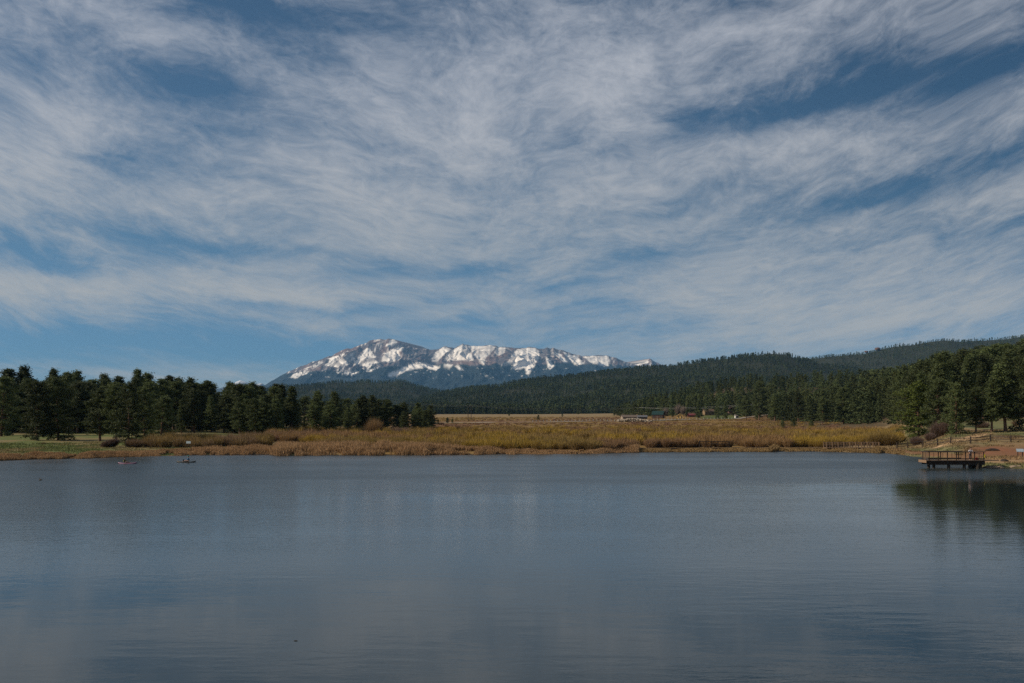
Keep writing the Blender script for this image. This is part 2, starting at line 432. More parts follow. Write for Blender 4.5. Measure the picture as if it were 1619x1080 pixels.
def build_ground():
    pxs = np.concatenate([np.arange(-1100, -60, 16), np.arange(-60, 1680, 5), np.arange(1680, 3300, 16)]).astype(float)
    Ys = np.concatenate([np.geomspace(24, 120, 18)[:-1], np.linspace(120, 260, 190)[:-1], np.geomspace(260, 1700, 120)[:-1], np.geomspace(1700, 24000, 30)])
    PX, YY = np.meshgrid(pxs, Ys)
    Z = terr(PX, YY); X = (PX - CX) * YY / F
    v = np.stack([X, YY, Z], -1).reshape(-1, 3)
    nx, ny = len(pxs), len(Ys)
    i = np.arange((ny - 1) * nx).reshape(ny - 1, nx)[:, :-1].ravel()
    f = np.stack([i, i + 1, i + nx + 1, i + nx], 1)
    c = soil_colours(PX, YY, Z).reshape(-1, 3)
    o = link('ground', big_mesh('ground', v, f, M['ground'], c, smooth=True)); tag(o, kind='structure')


build_ground()


def build_water():
    pts = []
    for px in range(-900, 3300, 12):
        Y = float(shore(px)) + 4.0; pts.append(((px - CX) * Y / F, Y, 0.0))
    pts += [(160, 12, 0), (60, 9, 0), (-60, 9, 0), (-110, 60, 0)]
    b = MB(); b.poly(pts[::-1], [tuple(range(len(pts)))])
    o = b.build('water', water_material()); tag(o, kind='structure')
    if o.data.polygons[0].normal.z < 0: o.data.flip_normals()


build_water()


# ------------------------------------------------------------------ hills and the snow mountain
def hill(name, ridge, yc, yf, zf, tree, px0, px1, step, seed, amp):
    """a forested hill: crest through the ridge points at distance yc, front foot at yf; returns a height function for planting"""
    rp = np.array(ridge, float)
    def height(px, Y):
        px = np.asarray(px, float); Y = np.asarray(Y, float)
        py = np.interp(px, rp[:, 0], rp[:, 1])
        zc = CAMZ + (HY - py) * yc / F - tree
        X = (px - CX) * Y / F
        t = (Y - yf) / (yc - yf)
        front = np.clip(t, 0, 1); prof = front ** 1.15 * (1 - .25 * np.sin(math.pi * front))
        back = np.clip((t - 1) / .8, 0, 1)
        z = zf + (zc - zf) * np.where(t <= 1, prof, 1 - back ** 1.3)
        bumpy = (ridged(X / 520, Y / 1300, 3, seed) - .55) * amp * np.sin(math.pi * np.clip(t, 0, 1)) ** .8 * np.clip((zc - zf) / 120, .1, 1)
        return z + bumpy + (fbm(X / 90, Y / 90, 3, seed + 3) - .5) * amp * .12 - np.where(t < 0, 3.0, 0)
    pxs = np.arange(px0, px1 + 1, step).astype(float); Ys = np.concatenate([np.linspace(yf - 20, yc, 50)[:-1], np.linspace(yc, yc + (yc - yf) * .8, 20)])
    PX, YY = np.meshgrid(pxs, Ys); Z = height(PX, YY)
    v = np.stack([(PX - CX) * YY / F, YY, Z], -1).reshape(-1, 3); nx, ny = len(pxs), len(Ys)
    i = np.arange((ny - 1) * nx).reshape(ny - 1, nx)[:, :-1].ravel()
    o = link(name, big_mesh(name, v, np.stack([i, i + 1, i + nx + 1, i + nx], 1), M['hill'], smooth=True)); tag(o, kind='structure')
    return height


H_LEFT = hill('hill', [(300, 630), (400, 617), (440, 611), (480, 607), (510, 603.5), (524, 601.5), (536, 601.5), (557, 603.6), (575, 598.5), (593, 601.5), (614, 601.5), (630, 598.5), (642, 601.5), (655, 605.6), (671, 610.7), (681, 614), (720, 619), (800, 632), (900, 645)], 5200, 3000, 8, 12, 300, 900, 8, 3, 60)
H_MID = hill('hill', [(430, 652), (560, 648), (640, 634), (700, 617), (745, 610), (790, 606), (815, 600), (845, 595), (870, 593), (890, 593), (935, 586), (960, 582), (1000, 579), (1060, 575), (1095, 570), (1130, 566), (1160, 561), (1200, 556), (1215, 554), (1240, 556), (1265, 563), (1300, 572), (1400, 590), (1600, 610), (1900, 630)], 4000, 1950, 8, 13, 430, 1700, 8, 11, 80)
H_FAR = hill('hill', [(1100, 590), (1150, 577), (1240, 567), (1270, 566), (1300, 562), (1340, 558), (1365, 556), (1385, 551), (1410, 545), (1430, 543), (1460, 539), (1495, 534), (1520, 536), (1560, 535), (1590, 533), (1619, 527), (1660, 522), (1750, 515), (2000, 520), (2600, 540)], 5200, 3000, 10, 13, 1100, 2300, 8, 19, 90)

CREST = [(330, 640), (395, 620), (423, 607), (447, 592), (481, 577), (498, 571), (505, 569), (516, 564), (523, 563.5), (536, 556), (549, 551), (557, 550), (573, 544), (580, 542), (585, 538.5), (594, 537.5), (602, 536), (608, 536.6), (614, 535.7), (622, 536), (630, 539), (642, 545), (653, 550), (667, 551), (683, 553), (695, 552), (703, 546.5), (711, 549), (718, 551), (725, 547.5), (732, 543.5), (738, 545), (745, 547), (762, 547), (775, 545), (781, 546), (787, 548), (804, 549), (821, 551), (838, 549), (846, 550), (854, 551.5), (865, 550), (875, 550.5), (892, 554.5), (905, 559.5), (911, 561), (922, 563), (943, 562), (959, 561.5), (968, 564), (976, 567), (993, 573.5), (1006, 575), (1012, 573.5), (1018, 571.5), (1027, 566.6), (1033, 571), (1040, 574.5), (1070, 582), (1120, 590), (1200, 605)]
# snowfields: polygons seen on the face (photo column, photo row), traced as real ground cover
SNOW = [
    [(456, 597), (470, 588), (492, 577), (508, 570), (513, 573), (500, 582), (486, 590), (470, 598)],
    [(512, 580), (520, 566), (540, 560), (556, 556), (566, 552), (561, 566), (552, 576), (535, 581), (520, 581)],
    [(558, 577), (568, 562), (580, 549), (588, 556), (596, 568), (600, 575), (588, 577), (580, 585), (570, 578)],
    [(610, 547), (616, 538), (622, 536), (628, 541), (620, 548)],
    [(602, 570), (608, 558), (620, 553), (634, 548), (640, 550), (630, 558), (634, 568), (622, 573), (612, 574)],
    [(682, 566), (690, 556), (700, 548), (706, 549), (714, 553), (700, 562), (692, 572), (684, 572)],
    [(700, 572), (706, 562), (716, 554), (730, 545), (736, 546), (744, 558), (752, 572), (735, 571), (715, 571)],
    [(738, 547), (760, 547), (775, 545.5), (784, 548), (779, 556), (770, 564), (765, 576), (757, 572), (750, 562)],
    [(780, 560), (786, 549), (800, 550), (797, 558), (790, 564)],
    [(793, 577), (804, 568), (816, 553), (830, 550), (846, 550), (853, 556), (852, 568), (846, 576), (838, 590), (833, 592), (831, 582), (822, 585), (809, 583), (812, 575)],
    [(862, 562), (870, 572), (876, 578), (870, 585), (866, 580)],
    [(876, 556), (886, 560), (900, 571), (896, 574), (884, 568)],
    [(890, 557), (912, 563), (922, 575), (912, 577), (902, 570)],
    [(922, 563.5), (943, 562.5), (958, 563), (965, 569), (962, 578), (950, 578), (934, 573)],
    [(1000, 577), (1010, 575.6), (1018, 573), (1023, 570), (1024, 574), (1012, 578)],
    [(612, 595), (620, 588), (630, 586), (640, 580), (652, 574), (662, 572), (680, 576), (696, 581), (690, 586), (672, 582), (655, 584), (640, 588), (626, 596)],
    [(540, 592), (546, 586), (560, 584), (566, 588), (556, 594)],
    [(576, 588), (590, 582), (600, 578), (598, 582), (586, 588)],
    [(700, 575), (716, 576), (712, 582), (704, 580)], [(718, 578), (724, 578), (732, 586), (728, 587)],
]


def in_poly(x, y, poly):
    r = np.zeros(x.shape, bool); n = len(poly); j = n - 1
    for i in range(n):
        xi, yi = poly[i]; xj, yj = poly[j]
        if yi != yj:
            r ^= ((yi > y) != (yj > y)) & (x < (xj - xi) * (y - yi) / (yj - yi) + xi)
        j = i
    return r


def build_mountain():
    yc, yf = 20000.0, 13500.0
    cp = np.array(CREST, float)
    pxs = np.arange(330, 1200, 1.0); ts = np.concatenate([1 + np.linspace(0, 1, 14)[:0:-1] * .6, np.linspace(0, 1, 230) ** 1.15])   # back slope, then crest to foot
    PX, TT = np.meshgrid(pxs, ts)
    py = np.interp(PX, cp[:, 0], cp[:, 1]) - (fbm(PX / 5, PX * 0, 3, 91) - .5) * 2.2
    zc = CAMZ + (HY - py) * yc / F
    fr = np.clip(TT, 0, 1)                       # 0 = crest, 1 = foot
    YY = np.where(TT <= 1, yc - (yc - yf) * fr, yc + (TT - 1) * 8000)
    X = (PX - CX) * yc / F * (1 - .22 * fr) + 0 * YY
    zf = 150.0
    z = zf + (zc - zf) * (1 - fr) ** 1.25
    # cirques and spurs running down from the crest
    amp = 190 * np.sin(math.pi * np.clip(fr * 1.25, 0, 1)) ** .7 * np.clip((zc - 500) / 900, .15, 1)
    wx = X + (fbm(X / 700, YY / 900, 3, 71) - .5) * 700
    z = z + (ridged(wx / 620, YY / 3600, 4, 61) - .60) * amp * 1.9 + (ridged(wx / 190, YY / 900, 4, 62) - .55) * amp * .85
    z = z + (fbm(X / 70, YY / 120, 3, 63) - .5) * 22 * np.clip(fr * 12, 0, 1)
    z = np.where(TT > 1, zf + (zc - zf) * np.maximum(1 - (TT - 1) / .6, 0) ** 1.1, z)
    v = np.stack([X, YY, z], -1).reshape(-1, 3); nx, ny = len(pxs), len(ts)
    i = np.arange((ny - 1) * nx).reshape(ny - 1, nx)[:, :-1].ravel()
    f = np.stack([i, i + nx, i + nx + 1, i + 1], 1)
    # ground cover
    qx = CX + F * X / YY; qy = HY - F * (z - CAMZ) / YY
    wob = (fbm(qx / 5, qy / 4, 3, 81) - .5)
    ax = qx + wob * 5; ay = qy + (fbm(qx / 6, qy / 4, 3, 82) - .5) * 4
    snow = np.zeros(qx.shape)
    for p in SNOW: snow = np.maximum(snow, in_poly(ax, ay, p) * 1.0)
    # soften the mask a little, then break it with rock ribs
    g = snow.copy()
    for _ in range(2):
        g[1:-1, 1:-1] = (g[1:-1, 1:-1] * 2 + g[:-2, 1:-1] + g[2:, 1:-1] + g[1:-1, :-2] + g[1:-1, 2:]) / 6
    ribs = fbm((qx + (qy - 540) * .45) / 2.6, qy / 11, 4, 83)
    ribs2 = fbm((qx - (qy - 540) * .3) / 1.7, qy / 7, 3, 84)
    treeline = 577 + (fbm(qx / 14, qx * 0, 3, 85) - .5) * 9 + np.interp(qx, [400, 440, 470, 520, 560, 600, 660, 720, 800, 900, 960, 1040], [18, 16, 12, 10, 9, 2, 1, -2, 0, -3, 0, 2])
    alp = sstep(treeline + 1.5, treeline - 1.5, qy)
    dust = sstep(.50, .60, ribs) * .75 * alp * (.35 + .65 * sstep(640, 560, qx) + .25 * sstep(850, 930, qx))
    west = sstep(612, 585, qx)
    cover = np.clip(np.maximum(g * sstep(  .20 + .20 * west, .34 + .18 * west, ribs * .5 + ribs2 * .5 + g * .10), dust), 0, 1)
    cover = np.maximum(cover, .5 * (1 - alp) * sstep(.74, .80, fbm(qx / 5, qy / 2, 3, 86)) * sstep(606, 588, qy))
    gul = ridged(wx / 190, YY / 900, 4, 62)
    cover = np.clip(cover - 1.1 * sstep(.60, .76, gul) * alp * (.30 + .35 * west), 0, 1)
    rock = np.array([.105, .090, .092]) * (0.75 + .6 * fbm(qx / 4, qy / 3, 3, 87))[..., None]
    rock = rock + sstep(.5, .7, fbm(qx / 18, qy / 10, 2, 88))[..., None] * np.array([.05, .015, .0])
    wood = np.array([.014, .021, .022]) * (.7 + .6 * fbm(qx / 3, qy / 2, 3, 89))[..., None]
    c = rock * alp[..., None] + wood * (1 - alp[..., None])
    c = c + (np.array([.86, .80, .72]) - c) * cover[..., None]
    o = link('mountain', big_mesh('mountain', v, f, M['mountain'], c.reshape(-1, 3), smooth=True)); tag(o, kind='structure')
    # the small snowy range far off behind the left wood
    pxs = np.arange(340, 425, 1.5); ts = np.linspace(-1, 1, 21)
    PX, TT = np.meshgrid(pxs, ts)
    py = np.interp(PX, [340, 365, 374, 380, 386, 395, 408, 414, 422], [616, 609, 603.5, 601, 603, 606, 607, 605.5, 612])
    zz = 100 + (CAMZ + (HY - py) * 22500 / F - 100) * (1 - abs(TT)) ** 1.1 + (ridged(PX / 9, TT * 1.5, 3, 41) - .5) * 120 * (1 - abs(TT)) * abs(TT) * 3
    v = np.stack([(PX - CX) * 22500 / F, 22500 + TT * 1300, zz], -1).reshape(-1, 3); nx = len(pxs)
    i = np.arange(20 * nx).reshape(20, nx)[:, :-1].ravel()
    qy = HY - F * (zz - CAMZ) / 22500
    sn = sstep(609, 604, qy + (fbm(PX / 3, qy / 3, 3, 42) - .5) * 6)[..., None]
    c = np.array([.06, .065, .07]) * (1 - sn) + np.array([.78, .77, .77]) * sn
    o = link('mountain', big_mesh('mountain', v, np.stack([i, i + 1, i + nx + 1, i + nx], 1), M['mountain'], c.reshape(-1, 3), smooth=True)); tag(o, kind='structure')


build_mountain()

# ------------------------------------------------------------------ pines
def leaf_tris(c, up, L, Wd, r):
    """random narrow triangles around centres c (n,3)"""
    n = len(c)
    d = r.normal(size=(n, 3)); d[:, 2] = d[:, 2] * .7 + up; d /= np.linalg.norm(d, axis=1, keepdims=True)
    s = np.cross(d, r.normal(size=(n, 3))); s /= np.linalg.norm(s, axis=1, keepdims=True) + 1e-9
    L = L * r.uniform(.7, 1.3, (n, 1)); Wd = Wd * r.uniform(.7, 1.3, (n, 1))
    a = c - d * L * .5 + s * Wd * .5; b = c - d * L * .5 - s * Wd * .5; t = c + d * L * .5
    return np.stack([a, b, t], 1).reshape(-1, 3)


STYLES = {  # crown start, half width / height, shape
    'broad': (.03, .29, 'round'), 'tall': (.22, .155, 'oval'), 'round': (.16, .215, 'round'), 'spire': (.06, .165, 'cone'), 'bare_leg': (.40, .17, 'oval')}


def pine_geo(style, seed, h=16.0, nb=58, per=24, clump=5, leaf=(.62, .20), trunk_n=6):
    r = np.random.default_rng(seed); t0, hw, shape = STYLES[style]
    bend = r.normal(size=2) * .018 * h
    def axis(z): return np.array([bend[0] * (z / h) ** 2, bend[1] * (z / h) ** 2, z])
    tb = MB(); zs = np.linspace(-.6, h * .93, 8)
    tb.tube([axis(z) for z in zs], [max(.018 * h * (1 - .9 * max(z, 0) / h), .03) * (1.25 if z <= 0 else 1) for z in zs], trunk_n)
    cs = []; ls = []
    lop = r.uniform(0, 6.28); lopk = r.uniform(.0, .22)
    for b in range(nb):
        t = (b + r.uniform(0, 1)) / nb; t = t ** .9
        z = h * (t0 + (.96 - t0) * t)
        if shape == 'round': e = math.sin(math.pi * (.22 + .74 * t)) ** .75
        elif shape == 'oval': e = (1 - t) ** .55 * (t + .12) ** .25 * 1.15
        else: e = (1 - t) ** .8 * .97 + .06
        az = b * 2.399 + r.uniform(-.5, .5)
        L = h * hw * e * r.uniform(.62, 1.18) * (1 + lopk * math.cos(az - lop))
        if r.uniform() < .08: L *= 1.25
        el = math.radians(-14 + 52 * t + r.uniform(-10, 10))
        d = np.array([math.cos(az) * math.cos(el), math.sin(az) * math.cos(el), math.sin(el)])
        p0 = axis(z); p1 = p0 + d * L
        if L > .8: tb.tube([p0, p0 + d * L * .55 + np.array([0, 0, -.03 * L]), p1], [.035 + .016 * L, .025 + .008 * L, .015], 3)
        nc = max(2, int(round(clump * (L / (h * hw)) + 1)))
        for k in range(nc):
            s = (.25 + .78 * (k + .5) / nc)
            cr = (.045 * h) * r.uniform(.7, 1.25)
            c = p0 + d * L * s + r.normal(size=3) * .25 * cr + np.array([0, 0, .10 * cr])
            q = c + r.normal(size=(per, 3)) * np.array([.52, .52, .30]) * cr
            cs.append(q)
    q = axis(h * .95) + r.normal(size=(per * 2, 3)) * np.array([.018, .018, .035]) * h
    cs.append(q)
    c = np.concatenate(cs)
    v = leaf_tris(c, .35, leaf[0], leaf[1], r)
    return v, tb


def pine_meshes(style, seed, needles, **kw):
    v, tb = pine_geo(style, seed, **kw)
    f = np.arange(len(v)).reshape(-1, 3)
    crown = big_mesh('crown', v, f, needles)
    tm = bpy.data.meshes.new('trunk'); tm.from_pydata(tb.v, [], tb.f); tm.materials.append(M['bark']); tm.update()
    return crown, tm


PROTO = {}
for si, st in enumerate(STYLES):
    for k in range(3):
        PROTO[st, k] = pine_meshes(st, 100 + si * 10 + k, M['needles'], nb=74 if st == 'broad' else 58)
PROTO['bright', 0] = pine_meshes('broad', 333, M['needles_bright'], nb=84)
NTREE = 0


def tree(px, Y, h, style, label, group=None, k=None, width=1.0, cat='tree', name='pine_tree'):
    global NTREE
    NTREE += 1
    k = NTREE % 3 if k is None else k
    cm, tm = PROTO[style, k]
    root = empty(name, at(px, Y), random.uniform(0, 6.28))
    s = h / 16.0; root.scale = (s * width * random.uniform(.92, 1.1), s * width * random.uniform(.92, 1.1), s); root.rotation_euler[0] = random.gauss(0, .022); root.rotation_euler[1] = random.gauss(0, .022)
    tag(root, label, cat, group)
    a = link('trunk', tm, root); b = link('crown', cm, root)
    return root


def tree_px(px, top, base, style, label, group=None, k=None, width=1.0, Y=None, lo=150):
    """a tree standing where the line of sight through its foot meets the ground, reaching up to its top row"""
    if Y is None: Y = hit(px, base, lo=max(lo, float(shore(px)) + 2))
    z0 = float(terr(px, Y)); h = CAMZ + (HY - top) * Y / F - z0
    return tree(px, Y, h, style, label, group, k, width)


LW = 'pines of the wood on the left shore'
front = [  # column, top row, foot row, style, width, label
    (2, 596, 690, 'broad', .85, 'broad dark pine cut by the left edge of the photo, near the meadow'),
    (58, 604, 696, 'broad', .95, 'wide low-branched pine, left one of the dark pair on the green meadow'),
    (92, 598, 696, 'broad', 1.0, 'wide low-branched pine, right one of the dark pair on the green meadow'),
    (158, 616, 698, 'round', 1.1, 'round pine with a bare forked foot, just right of the dark meadow pair'),
    (183, 609, 699, 'round', .95, 'dark pine at the left of the tight clump behind the leaning bush'),
    (203, 606, 700, 'broad', .8, 'darkest and tallest pine in the tight clump behind the leaning bush'),
    (228, 612, 697, 'broad', .75, 'dark pine at the right of the tight clump, its low boughs reaching right'),
    (262, 627, 680, 'spire', 1.0, 'pointed dark pine between the tight clump and the lone small pine'),
    (287, 632, 685, 'spire', 1.05, 'lone small pine on open ground behind the brown thicket'),
    (318, 622, 680, 'round', .8, 'slim pine just right of the lone small pine'),
    (346, 620, 679, 'tall', 1.0, 'tall narrow pine with clear trunk above the brown thicket'),
    (372, 626, 680, 'round', .9, 'rounded pine left of the two pines beside the grass clearing'),
    (413, 628, 688, 'spire', 1.1, 'light green pointed pine beside the small grass clearing'),
    (438, 631, 689, 'broad', .75, 'dark rounded pine right beside the light green pointed pine'),
    (461, 610, 686, 'tall', 1.15, 'tallest pine over the reddish bushes near the small clearing'),
    (500, 618, 681, 'round', 1.0, 'rounded pine in the gap-side row, above the reddish bushes'),
    (530, 619, 683, 'round', .95, 'dark pine with foliage to the ground behind the yellow willows'),
    (565, 631, 676, 'broad', .9, 'low broad pine left of the orange bare bush'),
    (588, 625, 672, 'round', 1.0, 'flat-topped pine directly behind the orange bare bush'),
    (612, 632, 674, 'round', 1.0, 'flat-topped pine right of the orange bare bush'),
    (640, 636, 675, 'broad', 1.0, 'low dark pine third from the far tip of the left wood'),
    (660, 637, 676, 'broad', .95, 'low dark pine second from the far tip of the left wood'),
    (680, 641, 677, 'broad', .95, 'last dark pine at the far tip of the left wood'),
]
for px, top, base, st, wd, lab in front:
    Yfix = None if px < 555 else 330 + (px - 555) * .5
    tree_px(px, top, base, st, lab, LW, width=wd * (1.22 if px < 240 else 1.0), Y=Yfix)

SKYL = np.array([(-80, 580), (0, 582), (20, 588), (38, 578), (52, 588), (85, 584), (105, 588), (122, 586), (135, 597), (165, 592), (185, 595), (205, 597), (215, 584), (224, 597), (232, 590), (245, 598), (265, 594), (282, 597), (305, 598), (320, 600), (350, 604), (400, 605), (435, 607), (450, 607), (470, 616), (500, 620), (530, 622), (560, 632), (575, 625), (610, 626), (625, 634), (660, 640), (690, 648)], float)
tall_ones = [(12, 582), (38, 577.5), (85, 583), (103, 587), (122, 585), (165, 591), (186, 594), (215, 583), (232, 589), (265, 593), (283, 596), (304, 597), (330, 601), (366, 603), (400, 604), (434, 606), (448, 606.5), (575, 625)]
tall_labels = ['leftmost tall crown on the skyline of the left wood', 'highest dark crown on the left wood skyline, near the left edge', 'tall crown on the skyline above the dark meadow pair',
    'shorter skyline crown just right of the dark meadow pair top', 'last high skyline crown before the dip in the left wood', 'skyline crown above the round pine with forked foot',
    'skyline crown behind the left of the tight clump', 'thin pine poking well above the skyline behind the tight clump', 'skyline crown just right of the thin poking pine',
    'skyline crown above the pointed dark pine', 'skyline crown above the lone small pine', 'skyline crown just right of the lone small pine top', 'skyline crown above the brown thicket',
    'skyline crown below the tiny far snow peak', 'skyline crown at the left foot of the snowy mountain', 'first of the twin skyline crowns under the snowy slope', 'second of the twin skyline crowns under the snowy slope', 'rounded skyline crown behind the orange bare bush']
for (px, top), lab in zip(tall_ones, tall_labels):
    Y = 300 + random.uniform(0, 40)
    tree_px(px, top, 0, 'tall' if px != 215 else 'bare_leg', lab, LW, Y=Y, width=random.uniform(1.15, 1.5) if px != 215 else .8)
LB = 'dark pine deep inside the wood on the left shore, mostly hidden by its neighbours'
made = 0
while made < 152:
    px = random.uniform(-45, 682); Y = (random.uniform(268, 300) if made % 3 == 0 else random.uniform(290, 400)) + max(0, px - 420) * .25
    if made % 3 == 0 and px < 250: Y += 12
    top = float(np.interp(px, SKYL[:, 0], SKYL[:, 1])) + (random.uniform(14, 40) if made % 3 == 0 else random.uniform(2, 24))
    h = CAMZ + (HY - top) * Y / F - float(terr(px, Y))
    if h < 6 or h > 23: continue
    tree(px, Y, h, random.choice(['tall', 'broad', 'round', 'round', 'spire']), LB, 'pines deep in the left wood', width=random.uniform(1.05, 1.45)); made += 1
for i in range(34):            # the low tail of the wood and the thin spot in its middle
    px = random.uniform(570, 686) if i < 22 else random.uniform(362, 410)
    Y = random.uniform(350, 430) if i < 22 else random.uniform(285, 360)
    top = float(np.interp(px, SKYL[:, 0], SKYL[:, 1])) + random.uniform(3, 20)
    h = CAMZ + (HY - top) * Y / F - float(terr(px, Y))
    tree(px, Y, max(h, 6), random.choice(['broad', 'round', 'broad']), LB, 'pines deep in the left wood', width=random.uniform(1.2, 1.5))

RW = 'pines at the foot of the right slope'
rfront = [
    (1452, 604, 690, 'bright', 1.25, 'bright yellow-green bushy pine standing above the purple bush', 0),
    (1484, 600, 688, 'broad', .95, 'dark shaded pine just right of the bright yellow-green pine', None),
    (1512, 606, 687, 'broad', .8, 'dark pine between the shaded pine and the split-rail slope top', None),
    (1543, 612, 684, 'round', 1.0, 'pine with sunlit tufts behind the top of the sandy path', None),
    (1568, 596, 684, 'tall', 1.25, 'tall pine with a dark clear trunk, left of the trunk pair on the grass', None),
    (1590, 574, 683, 'tall', 1.3, 'tall pine with a dark clear trunk, right of the trunk pair on the grass', None),
    (1624, 566, 682, 'broad', .9, 'big pine cut by the right edge of the photo above the slope', None),
    (1300, 626, 672, 'round', 1.1, 'rounded pine left of the three open trunks above the willow end', None),
    (1334, 612, 671, 'round', 1.05, 'rounded pine with three thin trunk legs above the willow end', None),
    (1380, 630, 667, 'broad', .85, 'low blue-green pine between the leggy pine and the bright pine', None),
    (1416, 624, 667, 'spire', 1.2, 'pointed pine just left of the bright yellow-green pine', None),
    (1432, 612, 672, 'round', 1.0, 'dark pine tucked behind the left flank of the bright pine', None),
    (1262, 618, 668, 'round', 1.0, 'rounded pine above the two dark dwarf conifers', None),
    (1225, 622, 666, 'tall', 1.2, 'slim pine standing left of the two dark dwarf conifers', None),
    (1200, 603, 665, 'round', .9, 'tall pine in the front row where the white posts end', None),
    (1180, 626, 665, 'round', 1.2, 'dark bushy pine at the right end of the white posts', None),
    (1106, 632, 662, 'spire', 1.3, 'dark pointed pine between the red roof and the tan house', None),
    (1134, 640, 660, 'broad', .9, 'dark bushy pine between the tan house and the pinkish house', None),
    (1147, 634, 658, 'spire', 1.2, 'slender dark pine beside the pinkish house', None),
    (1086, 648, 662, 'round', 1.1, 'small dark pine left of the red roof', None),
    (1063, 650, 663, 'round', 1.0, 'small dark pine left of the yellow shed', None),
    (1032, 652, 664, 'spire', 1.2, 'small dark pine left of the green-roofed house', None),
]
for px, top, base, st, wd, lab, k in rfront:
    Yf = None
    if px < 1240: Yf = {1225: 640, 1200: 700, 1180: 720}.get(px, 790 + (1150 - px) * .3)
    tree_px(px, top, base, st, lab, RW, k=k, width=wd, Y=Yf)
RSKY = np.array([(945, 652), (980, 641), (1010, 630), (1030, 623), (1050, 617), (1080, 609), (1100, 602), (1130, 597), (1160, 593), (1200, 589), (1240, 588), (1280, 585), (1350, 580), (1388, 577), (1424, 575), (1460, 566), (1485, 556), (1516, 550), (1557, 546), (1581, 542), (1619, 535), (1720, 528)], float)
FOOT = ([945, 1000, 1060, 1150, 1180, 1230, 1300, 1400, 1450, 1500, 1619, 1720], [1150, 1000, 900, 860, 760, 660, 560, 420, 262, 262, 262, 262])
CRST = ([945, 1000, 1150, 1300, 1450, 1619, 1720], [1400, 1400, 1280, 1110, 890, 730, 710])
RB = 'pine among the many on the rising right slope, half hidden by its neighbours'
cand = []
while len(cand) < 900:
    px = random.uniform(950, 1680)
    y0 = float(np.interp(px, *FOOT)); y1 = float(np.interp(px, *CRST)) * 1.03
    Y = y0 + (y1 - y0) * random.uniform(0, .22) if len(cand) % 5 < 2 else math.sqrt(random.uniform(y0 ** 2, y1 ** 2))
    X = (px - CX) * Y / F
    if any((X - a) ** 2 + (Y - b) ** 2 < (2.7 + Y * .002) ** 2 for a, b, _, _ in cand): continue
    # trees on the crest make the skyline; keep the heights true to it
    top = float(np.interp(px, RSKY[:, 0], RSKY[:, 1])) + random.uniform(-1, 9)
    hmax = CAMZ + (HY - top) * Y / F - float(terr(px, Y))
    h = min(random.uniform(13, 20), hmax)
    if h < 8: continue
    cand.append((X, Y, px, h))
cand.sort(key=lambda c: -c[3] / c[1])
for X, Y, px, h in cand[:70]:
    tree(px, Y, h, random.choice(['round', 'tall', 'broad', 'spire', 'spire', 'tall']), RB, 'pines scattered over the right slope', width=random.uniform(1.0, 1.35))


def merge_trees(name, geos, spots, material, zfun, kind='stuff'):
    """one mass of many trees; geos = list of (leaf vertex arrays), spots = (px, Y, h)"""
    vs = []; cs = []; r = np.random.default_rng(len(spots))
    spots = np.array(spots, float); z = zfun(spots[:, 0], spots[:, 1])
    gi = r.integers(0, len(geos), len(spots))
    for g, gv in enumerate(geos):
        idx = np.nonzero(gi == g)[0]; n = len(idx)
        if not n: continue
        s = spots[idx, 2] / 16.0; a = r.uniform(0, 6.28, n); w = s * r.uniform(.85, 1.2, n)
        x = gv[None, :, 0] * np.cos(a)[:, None] - gv[None, :, 1] * np.sin(a)[:, None]
        y = gv[None, :, 0] * np.sin(a)[:, None] + gv[None, :, 1] * np.cos(a)[:, None]
        X = ((spots[idx, 0] - CX) * spots[idx, 1] / F)[:, None] + x * w[:, None]
        Yv = spots[idx, 1][:, None] + y * w[:, None]; Z = z[idx][:, None] + gv[None, :, 2] * s[:, None]
        vs.append(np.stack([X, Yv, Z], -1).reshape(-1, 3))
        b = r.uniform(.55, 1.35, n)[:, None] * np.array([.050, .068, .029]) + r.uniform(0, .02, n)[:, None] * np.array([1, .7, .1])
        b = b * (.6 + .8 * fbm(spots[idx, 0] * spots[idx, 1] / F / 260, spots[idx, 1] / 420, 3, 77))[:, None]
        cs.append(np.repeat(b, gv.shape[0], 0))
    v = np.concatenate(vs); c = np.concatenate(cs)
    o = link(name, big_mesh(name, v, np.arange(len(v)).reshape(-1, 3), material, c)); tag(o, kind=kind)
    return o


near_geo = [pine_geo(st, 700 + i, nb=36, per=11, clump=4, leaf=(.95, .34))[0] for i, st in enumerate(('broad', 'round', 'spire', 'broad', 'tall', 'round'))]
far_geo = []
for i, st in enumerate(('tall', 'round', 'spire', 'tall', 'spire', 'round')):
    far_geo.append(pine_geo(st, 800 + i, nb=16, per=3, clump=1, leaf=(2.6, 1.3))[0])
o = merge_trees('forest', near_geo, [(px, Y, h) for X, Y, px, h in cand[70:]], M['far_needles'], terr)
o['label'] = 'dense pine forest covering the upper part of the right slope'


def scatter(n, px0, px1, y0, y1, crest_keep=None, hmin=11, hmax=17, power=2.0, seed=1):
    r = np.random.default_rng(seed)
    Y = (r.uniform(y0 ** power, y1 ** power, n)) ** (1 / power); px = r.uniform(px0, px1, n)
    keep = fbm((px - CX) * Y / F / 160, Y / 160, 3, 300 + seed) > .27
    return np.stack([px, Y, r.uniform(hmin, hmax, n) * (.7 + .6 * fbm((px - CX) * Y / F / 60, Y / 60, 2, 400 + seed))], 1)[keep]


